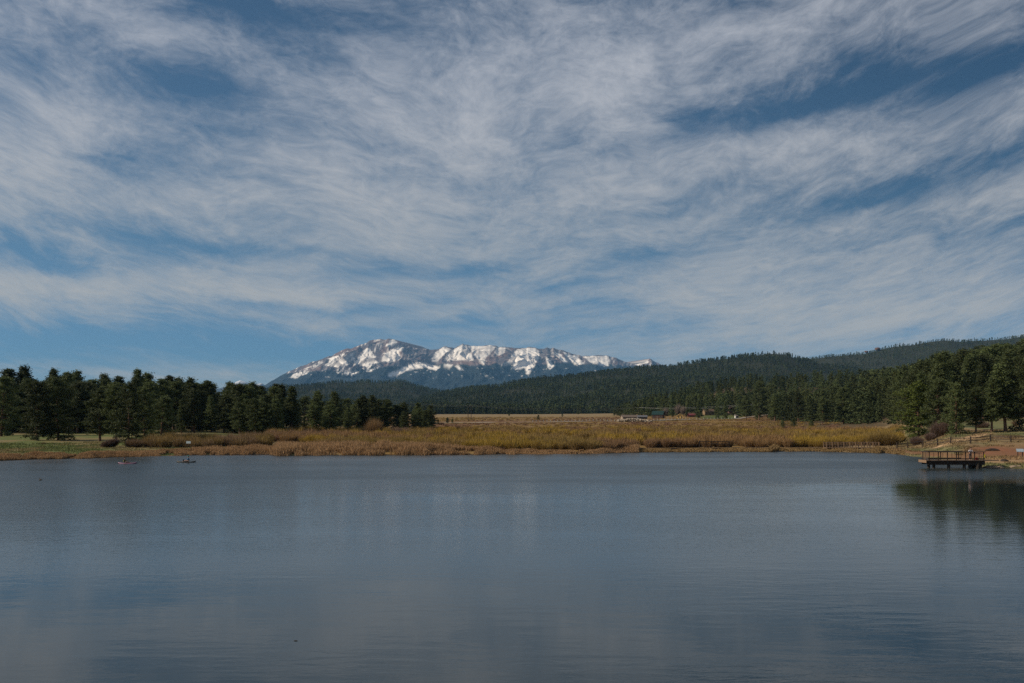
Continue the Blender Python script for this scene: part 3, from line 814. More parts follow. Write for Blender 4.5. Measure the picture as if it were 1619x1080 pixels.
o = merge_trees('forest', far_geo, np.concatenate([scatter(19000, 440, 1560, 1960, 4120, seed=2), scatter(1500, 560, 1000, 1880, 2020, seed=5)]), M['far_needles'], lambda a, b: H_MID(a, b) * (b > 1950) + 7.6 * (b <= 1950))
o['label'] = 'dark green pine forest covering the middle hill and the valley floor below it'
o = merge_trees('forest', far_geo, scatter(6500, 380, 800, 3050, 5320, seed=3), M['far_needles'], H_LEFT)
o['label'] = 'dark pine forest on the low hill right below the snowy mountain'
o = merge_trees('forest', far_geo, scatter(10500, 1120, 1760, 3050, 5320, seed=4), M['far_needles'], H_FAR)
o['label'] = 'pine forest on the long far ridge rising to the right edge'


# ------------------------------------------------------------------ willows, bushes, reeds
def stems(centres, n, R, h, width, r, tipc, basec, droop=.25, lean=(0, 0)):
    """many thin curved twigs fanning out of each bush centre; returns vertices, triangles, colours"""
    vs = []; cs = []
    for i, (x, y, z) in enumerate(centres):
        k = int(n[i]); q = r.uniform(0, 2 * math.pi, k); rr = np.sqrt(r.uniform(0, 1, k))
        b = np.stack([np.cos(q) * rr * R[i] * .45, np.sin(q) * rr * R[i] * .45, np.zeros(k) - .1], 1)
        hh = h[i] * r.uniform(.55, 1.05, k) * (1 - .35 * rr ** 2)
        t = np.stack([np.cos(q) * rr * R[i] * r.uniform(.8, 1.2, k) + lean[0] * hh, np.sin(q) * rr * R[i] * r.uniform(.8, 1.2, k) + lean[1] * hh, hh], 1) + r.normal(size=(k, 3)) * .08 * h[i]
        m = b * .45 + t * .55 + np.array([0, 0, 1]) * (droop * .3 * hh)[:, None]
        a = r.uniform(0, math.pi, k); s = np.stack([np.cos(a), np.sin(a), np.zeros(k)], 1) * width[i] * .5
        V = np.stack([b - s, b + s, m - s * .85, m + s * .85, t], 1) + np.array([x, y, z])
        cb = basec[i] * r.uniform(.7, 1.2, (k, 1)); ct = tipc[i] * r.uniform(.65, 1.3, (k, 1))
        C = np.stack([cb, cb, (cb + ct) / 2, (cb + ct) / 2, ct], 1)
        vs.append(V.reshape(-1, 3)); cs.append(C.reshape(-1, 3))
    v = np.concatenate(vs); c = np.concatenate(cs); m = len(v) // 5
    base = (np.arange(m) * 5)[:, None]
    f = np.concatenate([base + np.array([[0, 1, 3]]), base + np.array([[0, 3, 2]]), base + np.array([[2, 3, 4]])])
    return v, f, c


YEL = np.array([.37, .25, .036]); OLV = np.array([.265, .185, .055]); BRN = np.array([.21, .14, .08]); RED = np.array([.26, .145, .10]); ORG = np.array([.31, .195, .09]); PUR = np.array([.125, .085, .075])


def willow_mass():
    r = np.random.default_rng(31); P_ = []; n = []; R = []; h = []; w = []; tc = []; bc = []
    def add(px, Y, nn, rad, hh, wid, tip):
        P_.append(at(px, Y)); n.append(nn); R.append(rad); h.append(hh); w.append(wid); tc.append(tip); bc.append(BRN * .75 + tip * .12)
    cnt = 0
    while cnt < 1900:
        px = r.uniform(425, 1425)
        front_y = np.interp(px, [425, 520, 560, 700, 740, 860, 960, 1010, 1060, 1300, 1340, 1425], [240, 210, 201, 197, 193, 192, 196, 203, 208, 210, 216, 222])
        back_y = np.interp(px, [425, 600, 700, 1000, 1200, 1300, 1425], [300, 335, 395, 400, 400, 380, 310])
        Y = front_y + (back_y - front_y) * r.uniform(0, 1) ** 1.25
        X = (px - CX) * Y / F
        near = Y < front_y + 14
        gap = fbm(X / 16, Y / 22, 3, 133)
        if gap < .25: continue
        cn = fbm(X / 12, Y / 18, 3, 131); cn2 = fbm(X / 26, Y / 30, 2, 132)
        tip = OLV + (YEL - OLV) * sstep(.42, .62, cn)
        if cn2 > .60: tip = tip * .35 + RED * .65
        elif cn2 < .34: tip = tip * .5 + BRN * .6
        hh = r.uniform(1.7, 2.7) * (1.0 if Y < 300 else .9); rad = r.uniform(1.1, 2.2)
        add(px, Y, 420 if near else 170, rad, hh, .055 if near else .095, tip); cnt += 1
    v, f, c = stems(P_, n, R, h, w, r, tc, bc)
    o = link('willow_thicket', big_mesh('willow_thicket', v, f, M['twigs'], c))
    tag(o, 'wide band of yellow and olive leafless willow thicket behind the reeds', 'thicket', kind='stuff')
    # low brown thicket below the left wood
    P_, n, R, h, w, tc, bc = [], [], [], [], [], [], []
    for _ in range(150):
        px = r.uniform(236, 428); fy = np.interp(px, [236, 330, 425], [196, 200, 208]); Y = fy + r.uniform(0, 30)
        k = sstep(.4, .65, fbm(px / 20, Y / 20, 2, 140)); tip = BRN * 1.05 * (1 - k) + OLV * .85 * k
        P_.append(at(px, Y)); n.append(330); R.append(r.uniform(1.2, 2.2)); h.append(r.uniform(1.7, 2.7)); w.append(.06); tc.append(tip); bc.append(BRN * .8)
    v, f, c = stems(P_, n, R, h, w, r, tc, bc)
    o = link('brown_thicket', big_mesh('brown_thicket', v, f, M['twigs'], c))
    tag(o, 'brown leafless thicket along the shore below the left wood', 'thicket', kind='stuff')
    # dry scrub dotted over the flat beyond the willows
    P_, n, R, h, w, tc, bc = [], [], [], [], [], [], []
    for _ in range(2000):
        px = r.uniform(690, 1330); Y = r.uniform(400, 1000 if px < 980 else 760); X = (px - CX) * Y / F
        if 598 < Y < 660 and px < 1180: continue
        k = fbm(X / 40, Y / 60, 3, 141); tip = (OLV * .6 + YEL * .4) if k > .48 else RED * .9
        P_.append(at(px, Y)); n.append(30); R.append(r.uniform(1, 2.2)); h.append(r.uniform(.5, .95)); w.append(.25); tc.append(tip); bc.append(BRN)
    v, f, c = stems(P_, n, R, h, w, r, tc, bc)
    o = link('scrub', big_mesh('scrub', v, f, M['twigs'], c)); tag(o, 'low dry ochre scrub over the flat meadow beyond the willows', 'scrub', kind='stuff')


willow_mass()


def bush(px, Y, R_, h_, n_, tip, label, seed, wid=.05, lean=(0, 0), clumps=1, spread=0.0, group=None, basec=None):
    r = np.random.default_rng(seed); cs = []; x0, y0, z0 = at(px, Y)
    for k in range(clumps):
        dx = r.uniform(-spread, spread) if clumps > 1 else 0; dy = r.uniform(-1, 1) if clumps > 1 else 0
        qx = CX + F * (x0 + dx) / (Y + dy)
        cs.append((dx, dy, float(terr(qx, Y + dy)) - z0))
    b = BRN * .6 if basec is None else basec
    v, f, c = stems(cs, [n_] * clumps, [R_ * r.uniform(.85, 1.15) for _ in cs], [h_ * r.uniform(.85, 1.1) for _ in cs], [wid] * clumps, r, [tip] * clumps, [b] * clumps, lean=lean)
    o = link('bush', big_mesh('bush', v, f, M['twigs'], c), loc=(x0, y0, z0)); tag(o, label, 'bush', group)
    return o


bush(592, 292, 3.0, 5.2, 1500, ORG, 'tall orange-brown leafless bush before the left wood, above the willows', 1, .05)
bush(632, 300, 2.6, 3.2, 900, PUR * 1.5, 'purplish leafless bush just right of the orange bush', 2, .06, clumps=2, spread=2.5)
bush(450, 236, 1.7, 1.9, 700, RED * 1.0, 'left of two reddish low bushes beside the small clearing', 3, .05, clumps=2, spread=1.4)
bush(488, 232, 2.2, 2.0, 800, RED * 1.05, 'right and wider of two reddish low bushes beside the clearing', 4, .05, clumps=3, spread=3.0)
bush(166, 196, 1.5, 2.2, 1100, PUR * .85, 'dark purplish bush leaning right on the left meadow bank', 5, .045, lean=(.9, 0), clumps=2, spread=1.0)
bush(214, 198, 1.9, 1.9, 900, BRN * .95, 'brown twiggy bush between the leaning bush and the brown thicket', 6, .05, clumps=2, spread=1.4)
bush(1395, 214, 2.4, 3.6, 1700, OLV * 1.05, 'big olive willow bush right of the footbridge', 7, .04, clumps=3, spread=2.2)
bush(1458, 204, 1.5, 2.1, 1100, PUR * 1.15, 'low left half of the purple-brown bushes behind the rail fence', 8, .04, clumps=3, spread=2.2)
bush(1484, 205, 1.9, 3.2, 1500, PUR * 1.1, 'taller rounded purple-brown bush below the shaded pine', 9, .04, clumps=2, spread=1.2)
bush(1553, 226, 1.8, 2.2, 800, PUR * 1.4, 'small mauve bush under the pines at the top of the slope', 10, .045)
bush(1352, 330, 2.4, 2.4, 700, BRN * 1.2, 'brown bush under the leggy pines above the willow end', 11, .06, clumps=2, spread=3.0)
bush(1608, 228, 1.6, 1.4, 600, BRN * 1.0, 'low brown bush beneath the big pine at the right edge', 12, .05)
bush(69, 204, .6, .45, 300, BRN * .6, 'tiny dark tuft alone on the open left meadow', 13, .04)
bush(698, 520, 2.0, 1.8, 300, PUR * 1.2, 'small purplish bush by the road beyond the tip of the left wood', 14, .12)


def blades(px, Y, h, width, col, r, lean=.18):
    k = len(px); x = (px - CX) * Y / F; z = terr(px, Y)
    b = np.stack([x, Y, z - .05], 1); a = r.uniform(0, math.pi, k)
    s = np.stack([np.cos(a), np.sin(a), np.zeros(k)], 1) * (width * .5)[:, None]
    t = b + np.stack([r.normal(size=k) * lean * h, r.normal(size=k) * lean * h, h], 1)
    m = b * .4 + t * .6 + np.stack([np.zeros(k), np.zeros(k), .06 * h], 1)
    v = np.stack([b - s, b + s, m - s, m + s, t], 1).reshape(-1, 3)
    base = (np.arange(k) * 5)[:, None]
    f = np.concatenate([base + np.array([[0, 1, 3]]), base + np.array([[0, 3, 2]]), base + np.array([[2, 3, 4]])])
    return v, f, np.repeat(col, 5, 0)


def reed_bed():
    r = np.random.default_rng(55); n = 150000
    px = r.uniform(-40, 1010, n)
    depth = np.interp(px, [-40, 60, 200, 330, 430, 440, 560, 700, 760, 900, 960, 1010], [3, 3, 4, 7, 8, 20, 17, 11, 6, 3, 4, 6])
    tall = np.interp(px, [-40, 100, 230, 330, 430, 440, 500, 620, 720, 800, 860, 930, 1010], [.75, .7, .7, 1.0, 1.1, 1.5, 1.35, 1.5, 1.25, .75, .4, .55, .9])
    off = r.uniform(-.25, 1, n) ** 1.0 * depth
    Y = shore(px) + off - .2
    X = (px - CX) * Y / F
    dens = fbm(X / 2.5, Y / 2.2, 3, 150)
    keep = (dens > .36) & (off > -1.2)
    px, Y, X, tall, dens, off = (q[keep] for q in (px, Y, X, tall, dens, off))
    k = len(px)
    h = tall * r.uniform(.6, 1.1, k) * (.55 + 1.0 * dens) * (.7 + .6 * fbm(X / 9, Y / 6, 2, 152))
    h = h * np.clip(.75 + off * .12, .5, 1)
    c1 = np.array([.42, .275, .145]); c2 = np.array([.25, .15, .078]); t = r.uniform(0, 1, (k, 1)) * .6 + .4 * (fbm(X / 7, Y / 5, 3, 151)[:, None])
    col = (c1 + (c2 - c1) * t) * r.uniform(.75, 1.2, (k, 1))
    v, f, c = blades(px, Y, h, np.full(k, .07), col, r)
    o = link('reeds', big_mesh('reeds', v, f, M['reed'], c)); tag(o, 'tan dry reeds lining the far shore', 'reeds', kind='stuff')
    # meadow and bank grass
    n = 70000; which = r.uniform(0, 1, n)
    px = np.where(which < .45, r.uniform(-40, 430, n), r.uniform(1385, 1660, n))
    Y = shore(px) + 1.0 + r.uniform(0, 1, n) * np.where(which < .45, 45, 70)
    X = (px - CX) * Y / F; z = terr(px, Y)
    col = soil_colours(px, Y, z)
    keep = (fbm(X / 3, Y / 3, 3, 160) > .42) & ~((col[:, 0] > 1.7 * col[:, 1]))
    px, Y, col = px[keep], Y[keep], col[keep]; k = len(px)
    v, f, c = blades(px, Y, r.uniform(.12, .36, k), np.full(k, .10), col * r.uniform(.8, 1.3, (k, 1)), r, .4)
    o = link('grass', big_mesh('grass', v, f, M['reed'], c)); tag(o, 'short tussock grass on the banks', 'grass', kind='stuff')
    # tan grass edge along the boardwalk shore
    n = 30000; px = r.uniform(1000, 1430, n); Y = shore(px) + r.uniform(0, 5, n); X = (px - CX) * Y / F
    keep = fbm(X / 3, Y / 2, 3, 161) > .38; px, Y = px[keep], Y[keep]; k = len(px)
    col = np.array([.26, .175, .08]) * r.uniform(.7, 1.25, (k, 1))
    boost = 1 + 2.2 * np.exp(-((px - 1224) / 6) ** 2) + 1.6 * np.exp(-((px - 1390) / 8) ** 2)
    v, f, c = blades(px, Y, r.uniform(.12, .40, k) * boost, np.full(k, .09), col, r, .35)
    o = link('shore_grass', big_mesh('shore_grass', v, f, M['reed'], c)); tag(o, 'straw coloured grass along the boardwalk shore', 'grass', kind='stuff')


reed_bed()

# ------------------------------------------------------------------ road, path, gravel
def ribbon(name, pts, width, material, dz, sub=8):
    pts = [Vector(p) for p in pts]; v = []; f = []
    line = []
    for i in range(len(pts) - 1):
        for k in range(sub): line.append(pts[i].lerp(pts[i + 1], k / sub))
    line.append(pts[-1])
    for i, p in enumerate(line):
        t = (line[min(i + 1, len(line) - 1)] - line[max(i - 1, 0)]); t.z = 0; t.normalize(); s = Vector((-t.y, t.x, 0)) * width / 2
        for q in (-1, -.33, .33, 1):
            e = p + s * q; qx = CX + F * e.x / e.y
            v.append((e.x, e.y, float(terr(qx, e.y)) + dz))
    for i in range(len(line) - 1):
        for k in range(3):
            a = i * 4 + k; f.append((a, a + 1, a + 5, a + 4))
    b = MB(); b.poly(v, f); o = b.build(name, material, smooth=True); tag(o, kind='structure')
    return o


def road_pt(px):
    Y = float(np.interp(px, [690, 760, 845, 1000, 1100, 1180, 1330], [560, 590, 612, 655, 730, 790, 800])); return at(px, Y)


ribbon('road', [road_pt(p) for p in range(660, 1340, 20)], 7.0, M['road'], .45, 4)
path_px = [(1480, 707.5), (1492, 704.5), (1502, 701), (1512, 697.5), (1524, 695), (1533, 692.5), (1542, 690), (1553, 687.5), (1566, 685.5)]
pp = []
for a, b in path_px:
    Y = hit(a, b); pp.append(at(a, Y))
ribbon('path', pp, 2.7, M['sand'], .06, 10)


def rock(px, Y, s, material, label, seed, cat='rock', group=None, flat=.6, dz=0.0, name='rock', stretch=1.0):
    r = np.random.default_rng(seed)
    import bmesh
    bm = bmesh.new(); bmesh.ops.create_icosphere(bm, subdivisions=3, radius=1.0)
    off = r.uniform(0, 50)
    for v in bm.verts:
        p = v.co; n = float(fbm(p.x * 1.3 + off, p.y * 1.3 + p.z * 1.7 + off, 3, seed)); v.co = p * (.62 + .75 * n)
        v.co.x *= s * stretch; v.co.y *= s; v.co.z *= s * flat
    me = bpy.data.meshes.new(name); bm.to_mesh(me); bm.free(); me.materials.append(material)
    o = link(name, me, loc=at(px, Y, dz)); o.rotation_euler[2] = r.uniform(-.3, .3); tag(o, label, cat, group)
    return o


rock(1588, 144, .55, M['timber'], 'dark rock standing for a small dark hole on the sandy bank right of the pier', 1)  # solid dark lump put in for a small dark hole
rock(1567, 138.6, .9, M['stone'], 'flat tan rock at the water where the pier meets land', 2, flat=.35, stretch=1.5)
rock(1582, 137.8, .5, M['stone'], 'small tan rock at the water edge, right of the flat rock', 3, flat=.5)
rock(1602, 138.4, .6, M['stone'], 'mossy tan rock at the water edge near the photo right border', 4, flat=.4)
rock(1611, 138.2, .42, M['stone'], 'smallest waterline rock, closest to the photo right border', 5, flat=.5)
rock(1571, 164, .7, M['timber'], 'dark boulder in the red soil bank', 6, flat=.5, stretch=1.6)  # solid boulder in the dark timber colour


def gravel_bank():
    r = np.random.default_rng(77); b = MB()
    import bmesh
    bm = bmesh.new()
    for i in range(420):
        px = 976 + 55 * r.uniform(0, 1); Y = 628 + r.uniform(-1, 1) * 3; t = abs((px - 1000) / 30)
        hgt = max(.3, 2.2 - 1.2 * t) * r.uniform(.1, 1)
        x, y, z = at(px, Y); s = r.uniform(.35, .8)
        M4 = Matrix.Translation((x, y, z + hgt)) @ Matrix.Rotation(r.uniform(0, 6), 4, 'Z') @ Matrix.Diagonal((s, s * .8, s * .6, 1))
        bmesh.ops.create_icosphere(bm, subdivisions=1, radius=1.0, matrix=M4)
    me = bpy.data.meshes.new('gravel'); bm.to_mesh(me); bm.free(); me.materials.append(M['pale_stone'])
    o = link('gravel', me); tag(o, 'pale rubble bank beside the far road', 'rubble', kind='stuff')


gravel_bank()

# red rock outcrops on the far ridge and a pale slab below it
for i, (px, s, lab) in enumerate([(1370, 6, 'small reddish crag on the far ridge crest, left one'), (1388, 9.5, 'larger reddish crag on the far ridge crest, right one')]):
    o = rock(px, 5190, s, M['red_stone'], lab, 20 + i, 'crag', 'red crags on the far ridge', flat=.9, name='rock_crag', stretch=1.6)
    o.location = ((px - CX) * 5190 / F, 5190, float(H_FAR(px, 5190)) + 10)


# ------------------------------------------------------------------ houses beyond the road
def house(name, label, px, Y, w, d, h, rh, wallc, roofc, rz=0.0, windows=2, door=True, ridge_x=True, group=None, chimney=False, dz=0.0):
    root = empty(name, at(px, Y, dz - .2), rz); tag(root, label, 'house' if name != 'shed' else 'shed', group)
    wm = simple(name + '_wall_paint', wallc, .8, .12); rm = simple(name + '_roofing', roofc, .7, .15); dm = simple('window_glass_dark', (.03, .035, .04), .15, .1)
    tm = simple(name + '_trim_paint', tuple(min(1, c * 1.25 + .05) for c in wallc), .8, .1)
    W2, D2 = w / 2, d / 2
    if ridge_x:
        pts = [(-W2, -D2, 0), (W2, -D2, 0), (W2, D2, 0), (-W2, D2, 0), (-W2, -D2, h), (W2, -D2, h), (W2, D2, h), (-W2, D2, h), (-W2, 0, h + rh), (W2, 0, h + rh)]
        fc = [(0, 1, 5, 4), (1, 2, 6, 9, 5), (2, 3, 7, 6), (3, 0, 4, 8, 7), (0, 3, 2, 1)]
    else:
        pts = [(-W2, -D2, 0), (W2, -D2, 0), (W2, D2, 0), (-W2, D2, 0), (-W2, -D2, h), (W2, -D2, h), (W2, D2, h), (-W2, D2, h), (0, -D2, h + rh), (0, D2, h + rh)]
        fc = [(0, 1, 5, 8, 4), (1, 2, 6, 5), (2, 3, 7, 9, 6), (3, 0, 4, 7), (0, 3, 2, 1)]
    MB().poly(pts, fc).build('wall', wm, root)
    ov = .5; span = D2 if ridge_x else W2; ln = (W2 if ridge_x else D2) + ov; k = (span + ov) / span; th = .2; rb = MB()
    for s in (-1, 1):
        e = [(-ln, 0, h + rh + .02), (ln, 0, h + rh + .02), (ln, s * (span + ov), h + rh - rh * k + .02), (-ln, s * (span + ov), h + rh - rh * k + .02)]
        e += [(a, b, c + th) for a, b, c in e]
        if not ridge_x: e = [(b, a, c) for a, b, c in e]
        rb.poly(e, [(0, 1, 2, 3), (4, 7, 6, 5), (0, 4, 5, 1), (1, 5, 6, 2), (2, 6, 7, 3), (3, 7, 4, 0)])
    ro = rb.build('roof', rm, root)
    if chimney: MB().box((W2 * .4, D2 * .2, h + rh + .3), (.7, .7, 1.6)).build('chimney', simple('chimney_brick', (.2, .12, .09)), ro)
    n = windows + (1 if door else 0)
    for i in range(n):
        x = -W2 + w * (i + .5) / n
        if door and i == n // 2:
            MB().box((x, -D2 - .04, 1.05), (1.0, .08, 2.1)).build('door', simple('door_paint', (.12, .08, .06)), root)
        else:
            wz = h * .58
            wf = MB()
            for sx in (-.6, .6): wf.box((x + sx, -D2 - .05, wz), (.12, .1, 1.34))
            for sz in (-.61, .61): wf.box((x, -D2 - .05, wz + sz), (1.08, .1, .12))
            fo = wf.build('window', tm, root)
            MB().box((x, -D2 - .025, wz), (1.08, .05, 1.1)).build('pane', dm, fo)
    MB().box((-W2 - .03, 0, h * .58), (.06, 1.0, 1.1)).build('pane', dm, root) if not ridge_x else None
    return root


HG = 'houses beyond the far road'
house('house', 'long low house with brown-grey roof and white end wall by the rubble bank', 994, 760, 11.0, 6.0, 2.3, 1.5, (.26, .21, .16), (.15, .115, .09), .18, 3, group=HG)
house('house', 'dark grey outbuilding just right of the long low white-ended house', 1015, 790, 7.5, 5.0, 2.0, 1.1, (.10, .10, .10), (.13, .13, .14), .1, 1, group=HG)
house('house', 'dark brown cabin under a teal green roof', 1041, 800, 8.5, 8.0, 3.4, 2.6, (.075, .042, .030), (.010, .034, .032), -.35, 2, group=HG)
house('shed', 'small yellow shed right of the teal-roofed cabin', 1075, 790, 4.9, 4.0, 2.0, 1.6, (.62, .43, .15), (.50, .36, .16), -.15, 1, ridge_x=False, group=HG)
house('house', 'low building with a bright red roof right of the yellow shed', 1093, 830, 6.8, 5.0, 1.7, 1.1, (.16, .07, .05), (.15, .034, .038), .1, 1, group=HG)
house('house', 'tan house among dark pines left of the pinkish house', 1120, 880, 9.0, 6.0, 3.4, 2.0, (.20, .14, .08), (.13, .09, .06), .2, 2, group=HG)
house('house', 'pinkish brown house on the slope above the green lawn', 1157, 915, 8.0, 7.0, 4.4, 2.6, (.20, .125, .10), (.17, .11, .09), .3, 2, group=HG, chimney=True)
house('shed', 'tiny white shed at the right end of the green lawn', 1164.5, 800, 2.6, 2.4, 2.0, .7, (.6, .58, .54), (.25, .22, .2), .2, 1, door=False, group=HG)
house('house', 'small tan cabin half hidden behind pines right of the pinkish house', 1171, 900, 4.0, 4.0, 2.4, 1.4, (.25, .19, .125), (.2, .15, .11), .2, 1, door=False, group=HG)

# ------------------------------------------------------------------ white post fence along the road
def post_fence():
    root = empty('post_fence', road_pt(1000)); tag(root, 'long row of white posts with a thin rail along the far road', 'fence')
    x0, y0, z0 = root.location; i = 0; prev = None
    X = road_pt(842)[0]; pts = []
    for px in np.arange(842, 1163, 5.6):
        a, b, c = road_pt(px); b -= 4.2; qx = CX + F * a / b; c = float(terr(qx, b)) + .35
        if 974 < px < 1031: continue
        pts.append((px, a - x0, b - y0, c - z0))
    rl = MB()
    for i, (px, a, b, c) in enumerate(pts):
        h = 1.25
        MB().box((a, b, c + h / 2 - .1), (.34, .26, h)).box((a, b, c + h - .06), (.40, .32, .1)).build('post', M['white_paint'], root)
        if i and px - pts[i - 1][0] < 8:
            q = pts[i - 1]
            rl.bar((q[1], q[2] + .18, q[3] + .75), (a, b + .18, c + .75), .05, .12)
    rl.build('rail', M['rail_wood'], root)


post_fence()

# ------------------------------------------------------------------ utility poles and wires
def utility_pole(px, Y, h, label):
    root = empty('utility_pole', at(px, Y)); tag(root, label, 'utility pole', 'utility poles beyond the willows')
    MB().tube([(0, 0, -.5), (0, 0, h)], [.22, .15], 8).build('pole', M['timber'], root)
    ca = MB().box((0, 0, h - .6), (2.6, .16, .2)).build('crossarm', M['timber'], root)
    for s in (-1.1, 0, 1.1): MB().tube([(s, 0, h - .5), (s, 0, h - .2)], .07, 6).build('insulator', M['white_paint'], ca)
    return root, h


pol = [(560, 640, 14.5, 'wooden utility pole hidden among the pines of the left wood tip'), (740, 700, 11.0, 'left of two dark utility poles on the flat meadow beyond the road'), (745, 722, 10.5, 'right of two dark utility poles on the flat meadow beyond the road'),
       (1010, 900, 9.5, 'utility pole before the forest foot near the long low house'), (1236, 770, 11.0, 'utility pole at the foot of the right slope')]
for a in pol[1:3] + pol[3:]: utility_pole(*a)
wire_m = simple('wire_metal', (.36, .36, .36), .4, .05)


def wire(p, q, sag, label):
    p = Vector(p); q = Vector(q); n = 18
    pts = [p.lerp(q, i / n) - Vector((0, 0, sag * 4 * (i / n) * (1 - i / n))) for i in range(n + 1)]
    o = MB().tube(pts, .035, 4).build('power_line', wire_m); tag(o, label, 'power line', 'power lines over the meadow')


def top_of(px, Y, h, s): x, y, z = at(px, Y); return (x + s, y, z + h - .2)


wire((P(560, 628, 560)), top_of(740, 700, 11.0, -1.1), 1.2, 'upper wire running from the left wood to the pole pair')
wire((P(560, 633, 560)), top_of(745, 722, 10.5, -1.1), 1.2, 'lower wire running from the left wood to the pole pair')
wire(top_of(740, 700, 11.0, 1.1), top_of(1010, 900, 9.5, -1.1), 2.0, 'upper wire running from the pole pair past the long low house')
wire(top_of(745, 722, 10.5, 1.1), top_of(1010, 900, 9.5, 0), 3.2, 'lower wire running from the pole pair past the long low house')
wire(top_of(1010, 900, 9.5, 1.1), top_of(1236, 770, 11.0, -1.1), 2.2, 'upper wire over the houses to the pole on the right slope')
wire(top_of(1010, 900, 9.5, 0), top_of(1236, 770, 11.0, 0), 3.4, 'lower wire over the houses to the pole on the right slope')

# lone and dwarf conifers on the flat, bare trees by the houses
small = [(851, 656, 760, 'broad', 'lone small dark conifer on the ochre flat beyond the road'), (707, 660, 560, 'round', 'small thin pine beside the road near the tip of the left wood'),
         (715, 662, 575, 'round', 'very small pine just right of the thin roadside pine'), (693, 664, 545, 'broad', 'dwarf dark conifer at the foot of the left wood tip'),
         (1237, 664, 420, 'broad', 'left of two dark dwarf conifers behind the willows'), (1255, 661, 420, 'broad', 'right and larger of two dark dwarf conifers behind the willows'),
         (1283, 664, 430, 'broad', 'small dark conifer right of the two dwarf conifers'), (805, 653, 1150, 'round', 'tiny dark pine on the pale field edge left of the lone conifer'),
         (889, 654, 1050, 'broad', 'tiny dark conifer on the pale field right of the lone conifer'), (778, 647, 1700, 'round', 'tiny pine standing out from the far forest edge'),
         (914, 645, 1500, 'spire', 'slim pine standing out from the far forest edge above the white posts')]
for px, top, Y, st, lab in small:
    z0 = float(terr(px, Y)); h = max(2.2, CAMZ + (HY - top) * Y / F - z0)
    tree(px, Y, h, st, lab, 'small conifers on the flat', width=1.25)


def bare_tree(px, Y, h, label, seed):
    root = empty('bare_tree', at(px, Y)); tag(root, label, 'tree', 'bare grey trees by the houses')
    r = np.random.default_rng(seed)
    MB().tube([(0, 0, -.3), (.1, 0, h * .4), (0, .1, h * .8)], [.22, .15, .06], 6).build('trunk', M['rail_wood'], root)
    v, f, c = stems([(0, 0, h * .25)], [420], [h * .30], [h * .75], [.16], r, [np.array([.22, .18, .155])], [np.array([.18, .15, .12])])
    link('crown', big_mesh('crown', v, f, M['twigs'], c), root)


bare_tree(1052, 820, 9, 'grey leafless tree right behind the teal-roofed cabin', 1)
bare_tree(1072, 850, 12, 'taller grey leafless tree behind the yellow shed', 2)
bare_tree(1080, 845, 10, 'grey leafless tree between the yellow shed and the red roof', 3)
bare_tree(1144, 900, 13, 'grey leafless tree left of the pinkish house', 4)
bare_tree(1153, 930, 13, 'grey leafless tree rising behind the pinkish house', 5)

